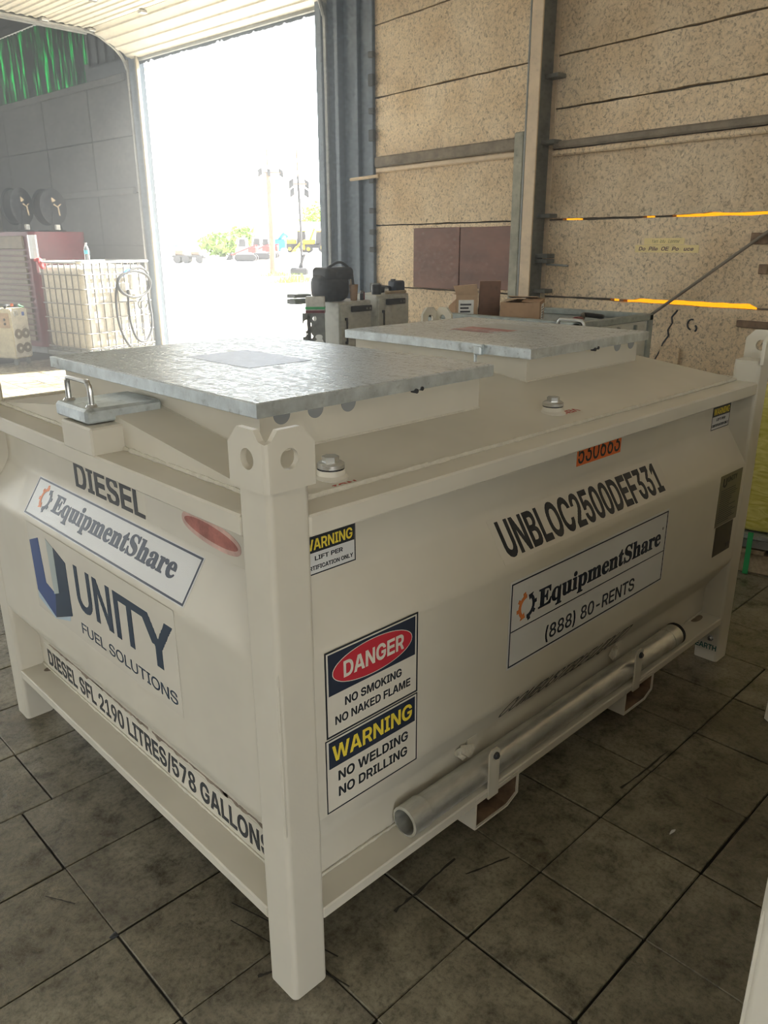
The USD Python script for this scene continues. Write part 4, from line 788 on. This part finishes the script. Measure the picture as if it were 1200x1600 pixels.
# --- open steel stillage behind the tank with cardboard boxes
MS = TR(2.86, 1.26, 0)
sl_ = thing('steel_stillage', 'open grey steel stillage box standing behind the fuel tank', 'stillage', None, MS)
SX, SY, SZ = .76, 1.06, 1.05
for x in (0, SX-.05):
    for y in (0, SY-.05): part(sl_, 'corner_leg', box(x, x+.05, y, y+.05, 0, SZ-.03, .004), M_['stillage'])
for a in ((0, SX, 0, .045), (0, SX, SY-.045, SY), (0, .045, 0, SY), (SX-.045, SX, 0, SY)): part(sl_, 'rim', box(*a, SZ-.035, SZ, .005), M_['stillage'])
for a in ((.02, SX-.02, .012, .022), (.02, SX-.02, SY-.022, SY-.012), (.012, .022, .02, SY-.02), (SX-.022, SX-.012, .02, SY-.02)): part(sl_, 'side_sheet', box(*a, .12, SZ-.03), M_['cabinet'])
for k in range(3): part(sl_, 'stiffener', box(.20+k*.18, .215+k*.18, -.006, .012, .2, SZ-.05, .002), M_['stillage'])
part(sl_, 'deck', box(.02, SX-.02, .02, SY-.02, .96, .975), M_['stillage'])
part(sl_, 'fork_lug', box(SX-.05, SX+.03, -.05, -.0, .70, .74, .004), M_['dark'])
cb = thing('cardboard_box', 'wide low brown cardboard box with open flaps on the stillage', 'cardboard box', None, TR(2.985, 1.60, .976, math.radians(30)))
bw, bd, bh = .30, .215, .15
part(cb, 'carton', diff(box(0, bw, 0, bd, 0, bh), box(.004, bw-.004, .004, bd-.004, .01, bh+.02)), M_['card'], smooth=False)
def flap(pts, t=.004): p = np.array(pts, float); n_ = np.cross(p[1]-p[0], p[2]-p[0]); n_ /= np.linalg.norm(n_); return hull(np.vstack([p, p+n_*t]))
part(cb, 'flap', flap([(0, .0, bh), (bw, .0, bh), (bw, .10, bh+.004), (0, .10, bh+.004)]), M_['card'], smooth=False)
part(cb, 'flap', flap([(0, bd, bh), (bw, bd, bh), (bw, .11, bh+.012), (0, .11, bh+.026)]), M_['cardlight'], smooth=False)
part(cb, 'flap', flap([(bw, .03, bh+.006), (bw, bd-.02, bh+.006), (bw-.11, bd-.02, bh+.02), (bw-.11, .03, bh+.018)]), M_['cardlight'], smooth=False)
lb = part(cb, 'shipping_label', box(.10, .25, -.0022, -.0002, .030, .135), M_['paper'], label='white shipping label')
part(lb, 'label_print', cat([box(.112, .112+w, -.0030, -.0022, .045+.014*k, .050+.014*k) for k, w in enumerate((.03, .05, .05, .10, .12, .08))]+[box(.18, .215, -.003, -.0022, .05, .085)]), M_['dimink'])
ub = thing('cardboard_box', 'torn upright cardboard box with a white label on the stillage', 'cardboard box', None, TR(2.905, 2.13, .976, math.radians(-38)))
part(ub, 'carton', diff(box(0, .13, 0, .12, 0, .175), box(.004, .126, .004, .116, .01, .2)), M_['cardlight'], smooth=False)
part(ub, 'flap', flap([(-.0, 0, .175), (.13, 0, .175), (.115, -.02, .235), (-.02, -.01, .225)]), M_['cardlight'], smooth=False)
part(ub, 'flap', flap([(0, .0, .03), (0, .0, .15), (-.035, .03, .11), (-.04, .03, .0)]), M_['card'], smooth=False)
lb = part(ub, 'shipping_label', box(.015, .105, -.0024, -.0002, .005, .145), M_['paper'], label='white shipping label'); part(lb, 'label_print', cat([box(.025, .025+w, -.0032, -.0024, .014+.02*k, .024+.02*k) for k, w in enumerate((.06, .07, .03, .06, .05, .065))]), M_['dimink'])
solo('cardboard_sheet', box(0, .125, 0, .012, 0, .25, .002), M_['carddark'], 'dark brown flat cardboard panel standing between the two boxes', 'cardboard', M=TR(3.025, 2.06, .976, math.radians(-40)) @ np.array([[1, 0, 0, 0], [0, 1, -.08, 0], [0, .08, 1, 0], [0, 0, 0, 1.0]]))
t = thing('coiled_cable', 'dark cable and red grip lying in the stillage right of the box', 'cable', None, TR(3.38, 1.55, .976)); part(t, 'cable', tube(curve([(-.15, .05, .03), (-.05, .0, .05), (.05, .05, .06), (.12, -.02, .05), (.2, .02, .04)], 40), .014, 8), M_['hose']); part(t, 'grip', bulge(-.12, -.04, -.02, .03, .015, .06, .02), M_['redtank'], smooth=50)
part(t, 'light_pad', bulge(-.02, .10, -.06, .01, .0, .03, .012), M_['cardlight'], smooth=50)

# --- strapped pallet with yellow wrapped bundle past the far post
MP = TR(2.80, .27, 0, math.radians(14))
pal = thing('wrapped_pallet', 'timber pallet with yellow film wrapped bundle and green strap by the far post', 'pallet', None, MP)
for k in range(3): part(pal, 'bearer', box(.02+k*.42, .12+k*.42, -1.1, .1, 0, .095, .004), M_['timber'])
for k in range(6): part(pal, 'deck_board', box(0, .98, -1.1+k*.205, -1.1+k*.205+.17, .095, .118, .003), M_['timber'])
for k in range(3):
    z0 = .122+k*.024; g = np.linspace(0, 1, 12); w = .010*np.sin(g*9+k*2)
    part(pal, 'sheet', cat([hull([(a, y, z0+w[i]*(.5+.5*a)) for a in (.0, .95) for y, i in ((-1.08+1.16*g[j], j), (-1.08+1.16*g[j+1], j+1))]+[(a, y, z0+.020+w[i]*(.5+.5*a)) for a in (.0, .95) for y, i in ((-1.08+1.16*g[j], j), (-1.08+1.16*g[j+1], j+1))]) for j in range(11)]), M_['galv'] if k == 2 else M_['greysteel'], smooth=False)
part(pal, 'wrapped_bundle', bulge(.02, .93, -1.06, .075, .195, .80, .03), M_['film'], smooth=50, label='glossy yellow film bundle')
for y in (-.02, -.75): part(pal, 'strap', cat([box(-.006, -.002, y, y+.022, .0, .20), box(-.006, .99, y, y+.022, .0, .004)]), M_['green'])

# --- sheet of paper, floor debris, neighbouring tank at the right edge
solo('paper_sheet', hull([(1.675, -.262, .003), (1.90, -.20, .006), (1.83, -.36, .005), (1.64, -.30, .010), (1.675, -.262, .005), (1.90, -.20, .008), (1.83, -.36, .007)]), M_['paper'], 'sheet of white paper on the dark floor at the right edge', 'paper')
for i, (x, y) in enumerate([(-.189, .401), (.10, .405), (.985, -.30)]):
    solo('floor_chip', hull(rng.normal(size=(24, 3))*[.007, .004, .002] + [x, y, .005]), M_['dark'] if i < 2 else M_['paper'], ['black chip at the tile corner in front of the tank end', 'dark flake on the floor under the tank end', 'tiny white speck on the dark floor'][i], 'debris')
RN = TR(0, 0, 0, math.radians(7)); cN = RN[:3, :3] @ np.array([-.009, TW, 0])
dup(tank, 'fuel_tank', TR(.070-cN[0], -.768-cN[1], 0, math.radians(7)), 'cream post of a second fuel tank at the lower right edge of the picture', 'fuel tank')  # body beyond the post is out of view and shades the aisle floor

# ================================================================== OUTSIDE
yard = struct('ground'); part(yard, 'gravel', box(5.05, 420, -260, 420, -.30, -.02), M_['ground'])
far = struct('hill')
hp = []
for k in range(41):
    a = math.radians(20+80*k/40); h = 9 + 4*math.sin(k*.5) + 2.5*math.sin(k*1.3+1); hp.append((480*math.cos(a), 480*math.sin(a), h))
part(far, 'ridge', cat([hull([hp[k], hp[k+1], (hp[k][0], hp[k][1], -1), (hp[k+1][0], hp[k+1][1], -1)] + [(p[0]*1.05, p[1]*1.05, z) for p in (hp[k], hp[k+1]) for z in (-1, p[2])]) for k in range(40)]), M_['hill'])
def mast(x, y, h, wood, lab, lamps):
    t = thing('floodlight_mast', lab, 'light mast', None, TR(x, y, -.02, YAW - math.pi/2))
    part(t, 'pole', tube([(0, 0, 0), (.02, .0, h*.5), (-.03, .02, h)], [.16, .13, .10] if wood else [.06, .05, .045], 10), M_['pole'] if wood else M_['mblack'])
    for dx, z, w, r in lamps:
        part(t, 'floodlight', hull([(dx+sx_*w, sy_*.08-.3*r, z+sz_*.15+.06*sx_*r) for sx_ in (-1, 1) for sy_ in (-1, 1) for sz_ in (-1, 1)]), M_['mblack'])
    part(t, 'cross_arm', cyl((min(l[0] for l in lamps), 0, lamps[0][1]), (max(l[0] for l in lamps), 0, lamps[0][1]), .03, 6), M_['pole'])
    part(t, 'spike', cyl((-.03, .02, h), (-.05, .02, h+1.1), .025, 6), M_['pole'])
    return t
mast(24.07, 32.57, 4.7, True, 'leaning timber pole with three floodlights in the yard', [(-.36, 4.72, .09, 1), (.02, 4.72, .07, 0), (.58, 4.72, .09, -1)])
t = mast(23.0, 28.9, 4.3, False, 'thin mast with paired floodlights on a trailer base in the yard', [(-.30, 3.98, .09, 1), (-.27, 3.62, .09, 1), (.34, 3.98, .09, -1), (.31, 3.62, .09, -1)])
part(t, 'trailer_base', cat([box(-.5, .3, -.3, .3, .1, .4, .05), cyl((-.1, 0, .4), (.15, 0, 1.0), .06, 8)]), M_['mblack'])
FACE = YAW - math.pi/2
def out(u, v, depth):      # a point of the yard
    d = F_ + (u-600)/FPX*R_ - (v-800)/FPX*U_; p = CAM + d*depth; return p[0], p[1]
def loader(x, y, s, lab, red=True):
    t = thing('track_loader', lab, 'loader', None, TR(x, y, -.02, FACE))
    S_ = np.diag([s, s, s, 1.0]); q = lambda m: (m.apply_transform(S_), m)[1]
    tr = LineString([(-.7, .28), (.65, .28)]).buffer(.27)
    for o in (-.72, .44): part(t, 'track', q(prism(tr, .28, (0, o+.28, .02), (1, 0, 0), (0, 0, 1))), M_['mblack'])
    part(t, 'body', q(box(-.9, .55, -.42, .42, .45, 1.15, .08)), M_['mwhite']); part(t, 'hood', q(box(.15, .95, -.45, .45, .7, 1.25, .1)), M_['mred'] if red else M_['mwhite'])
    cabp = Polygon([(-.75, 1.1), (.15, 1.1), (.10, 1.95), (-.60, 1.95)]); part(t, 'cab', q(prism(cabp, .8, (0, .4, 0), (1, 0, 0), (0, 0, 1))), M_['mwhite']); part(t, 'cab_window', q(prism(cabp.buffer(-.12, join_style=2), .82, (0, .41, 0), (1, 0, 0), (0, 0, 1))), M_['mblack'])
    part(t, 'lift_arm', q(cat([hull([(-1.3, o, .5), (-1.3, o+.1, .6), (.9, o, 1.25), (.9, o+.1, 1.4), (.9, o+.1, 1.25), (-1.25, o, .6)]) for o in (-.56, .46)])), M_['mred']); part(t, 'bucket', q(hull([(-1.75, -.7, .1), (-1.75, .7, .1), (-1.25, -.7, .15), (-1.25, .7, .15), (-1.3, -.7, .75), (-1.3, .7, .75)])), M_['mblack'])
    return t
x, y = out(386, 408, 69); loader(x, y, 1.0, 'white and red compact track loader in the yard, nearest of the row')
x, y = out(408, 406, 75); loader(x, y, 1.05, 'red compact track loader just behind the nearest one')
x, y = out(421, 404, 82); loader(x, y, 1.05, 'red compact track loader hidden partly by the timber pole')
def backhoe(x, y, s, lab):
    t = thing('backhoe', lab, 'backhoe', None, TR(x, y, -.02, FACE)); S_ = np.diag([s, s, s, 1.0]); q = lambda m: (m.apply_transform(S_), m)[1]
    for cx, r in ((-1.0, .45), (.9, .65)):
        for o in (-.8, .5): w = part(t, 'wheel', q(cyl((cx, o, r), (cx, o+.3, r), r, 20)), M_['mblack']); part(w, 'rim', q(cyl((cx, o-.02, r), (cx, o+.32, r), r*.5, 14)), M_['myellow'])
    part(t, 'chassis', q(box(-1.5, 1.5, -.45, .45, .6, 1.1, .06)), M_['mblack']); part(t, 'bonnet', q(box(-1.7, -.2, -.45, .45, 1.0, 1.6, .1)), M_['myellow'])
    cp = Polygon([(-.1, 1.1), (1.1, 1.1), (1.0, 2.6), (.05, 2.6)]); part(t, 'cab', q(prism(cp, 1.0, (0, .5, 0), (1, 0, 0), (0, 0, 1))), M_['mblack']); part(t, 'cab_roof', q(box(0, 1.1, -.55, .55, 2.55, 2.68, .03)), M_['myellow'])
    part(t, 'front_arm', q(tube([(-.3, 0, 1.4), (-2.0, 0, 1.3), (-2.7, 0, .5)], .12, 8)), M_['myellow']); part(t, 'bucket', q(hull([(-3.2, -.9, .1), (-3.2, .9, .1), (-2.6, -.9, .2), (-2.6, .9, .2), (-2.6, -.9, .8), (-2.6, .9, .8)])), M_['myellow'])
    part(t, 'rear_boom', q(tube([(1.4, 0, 1.0), (2.2, 0, 2.9), (3.2, 0, 2.0), (3.3, 0, .8)], .14, 8)), M_['myellow'])
    return t
x, y = out(466, 394, 138); backhoe(x, y, 1.35, 'yellow backhoe digger parked across the yard, left of the thin mast')
x, y = out(495, 394, 132); backhoe(x, y, 1.3, 'yellow backhoe digger parked across the yard at the door edge')
x, y = out(437, 396, 118); t = thing('blue_lift', 'small blue access machine beyond the timber pole', 'lift', None, TR(x, y, -.02, FACE))
part(t, 'body', box(-1.2, 1.0, -.6, .6, .4, 2.1, .15), M_['mblue']); part(t, 'boom', tube([(0, 0, 2.0), (.8, 0, 2.9), (1.3, 0, 2.4)], .25, 8), M_['mblue'])
for cx in (-.8, .7): part(t, 'wheel', cyl((cx, -.75, .45), (cx, .75, .45), .45, 18), M_['mwhite'])
x, y = out(297, 410, 64); t = thing('flat_trailer', 'low flat trailer loaded with small gear at the left of the yard', 'trailer', None, TR(x, y, -.02, FACE))
part(t, 'deck', box(-1.3, 1.3, -.6, .6, .45, .6, .03), M_['mblack'])
for cx in (-.9, -.2, .9): part(t, 'wheel', cyl((cx, -.65, .3), (cx, .65, .3), .3, 16), M_['mblack'])
part(t, 'load', cat([box(-1.1, -.4, -.4, .4, .6, 1.0, .06), box(.2, .9, -.4, .4, .6, .9, .06)]), M_['pole'])
def shed(u0, u1, v, vt, depth, m, roofm, lab, wins=()):
    (xa, ya), (xb, yb) = out(u0, v, depth), out(u1, v, depth); w = math.hypot(xb-xa, yb-ya); h = CAM[2] + (381-vt)*depth/FPX
    t = thing('yard_building', lab, 'building', None, TR(xa, ya, -.02, math.atan2(yb-ya, xb-xa)))
    part(t, 'walls', box(0, w, 0, 9, 0, h), m); part(t, 'roof', box(-.3, w+.3, -.4, 9.4, h, h+.5, .1), roofm)
    for a, b, z0, z1 in wins: f = part(t, 'window', box(w*a, w*b, -.08, .02, h*z0, h*z1), M_['bgrey'])
    return t
shed(279, 316, 392, 364, 115, M_['bwhite'], M_['hill'], 'long low pale building with bluish roof at the left of the yard', [(.02, .22, .45, .8), (.78, .9, .5, .8)])
shed(347, 367, 384, 352, 170, M_['bwhite'], M_['bgrey'], 'small pale building with dark flat roof left of the yellow tree')
shed(397, 425, 386, 351, 165, M_['bwhite'], M_['bgrey'], 'pale building with dark flat roof just left of the timber pole', [(.0, .12, .2, .9)])
shed(432, 502, 388, 353, 160, M_['bwhite'], M_['bwhite'], 'white shed behind the yellow diggers', [(.06, .14, .55, .75), (.24, .38, .35, .6), (.68, .74, .6, .8)])
def tree(u, v, depth, h, r, lab):
    x, y = out(u, v, depth); t = thing('yard_tree', lab, 'tree', None, TR(x, y, -.02))
    part(t, 'trunk', tube([(0, 0, 0), (.1, 0, h*.5)], [.25, .15], 8), M_['pole'])
    n_ = 900; c = rng.normal(size=(n_, 3)); c /= np.linalg.norm(c, axis=1)[:, None]; c *= (rng.random(n_)**.4)[:, None]*[r, r, h*.42]; c[:, 2] += h*.58
    V_ = []; 
    for p in c: a = rng.normal(size=(3, 3))*.32; V_ += [p+a[0], p+a[1], p+a[2]]
    part(t, 'crown', trimesh.Trimesh(np.array(V_), np.arange(3*n_).reshape(-1, 3), process=False), M_['foliage'], smooth=False)
tree(379, 384, 150, 4.6, 2.3, 'small yellow green tree between the pale buildings'); tree(497, 386, 175, 10, 4.2, 'taller green tree rising behind the white shed'); tree(350, 396, 95, 2.6, 2.6, 'green bush behind the parked loaders at their left')
for i, (u, v, dd) in enumerate([(433, 431, 37.5), (452, 436, 31), (463, 437, 33)]):
    x, y = out(u, v, dd); n_ = 160; V_ = []
    for _ in range(n_): p = rng.normal(size=2)*[.35, .2]; V_ += [(p[0]-.03, p[1], 0), (p[0]+.03, p[1], 0), (p[0]+rng.normal()*.08, p[1]+rng.normal()*.08, .12+.2*rng.random())]
    solo('grass_tuft', trimesh.Trimesh(np.array(V_), np.arange(3*n_).reshape(-1, 3), process=False), M_['grass'], ['grass tuft at the foot of the timber pole', 'grass tuft between the two masts', 'low grass tuft nearest the doorway'][i], 'grass', smooth=False, M=TR(x, y, -.02), kind='stuff')
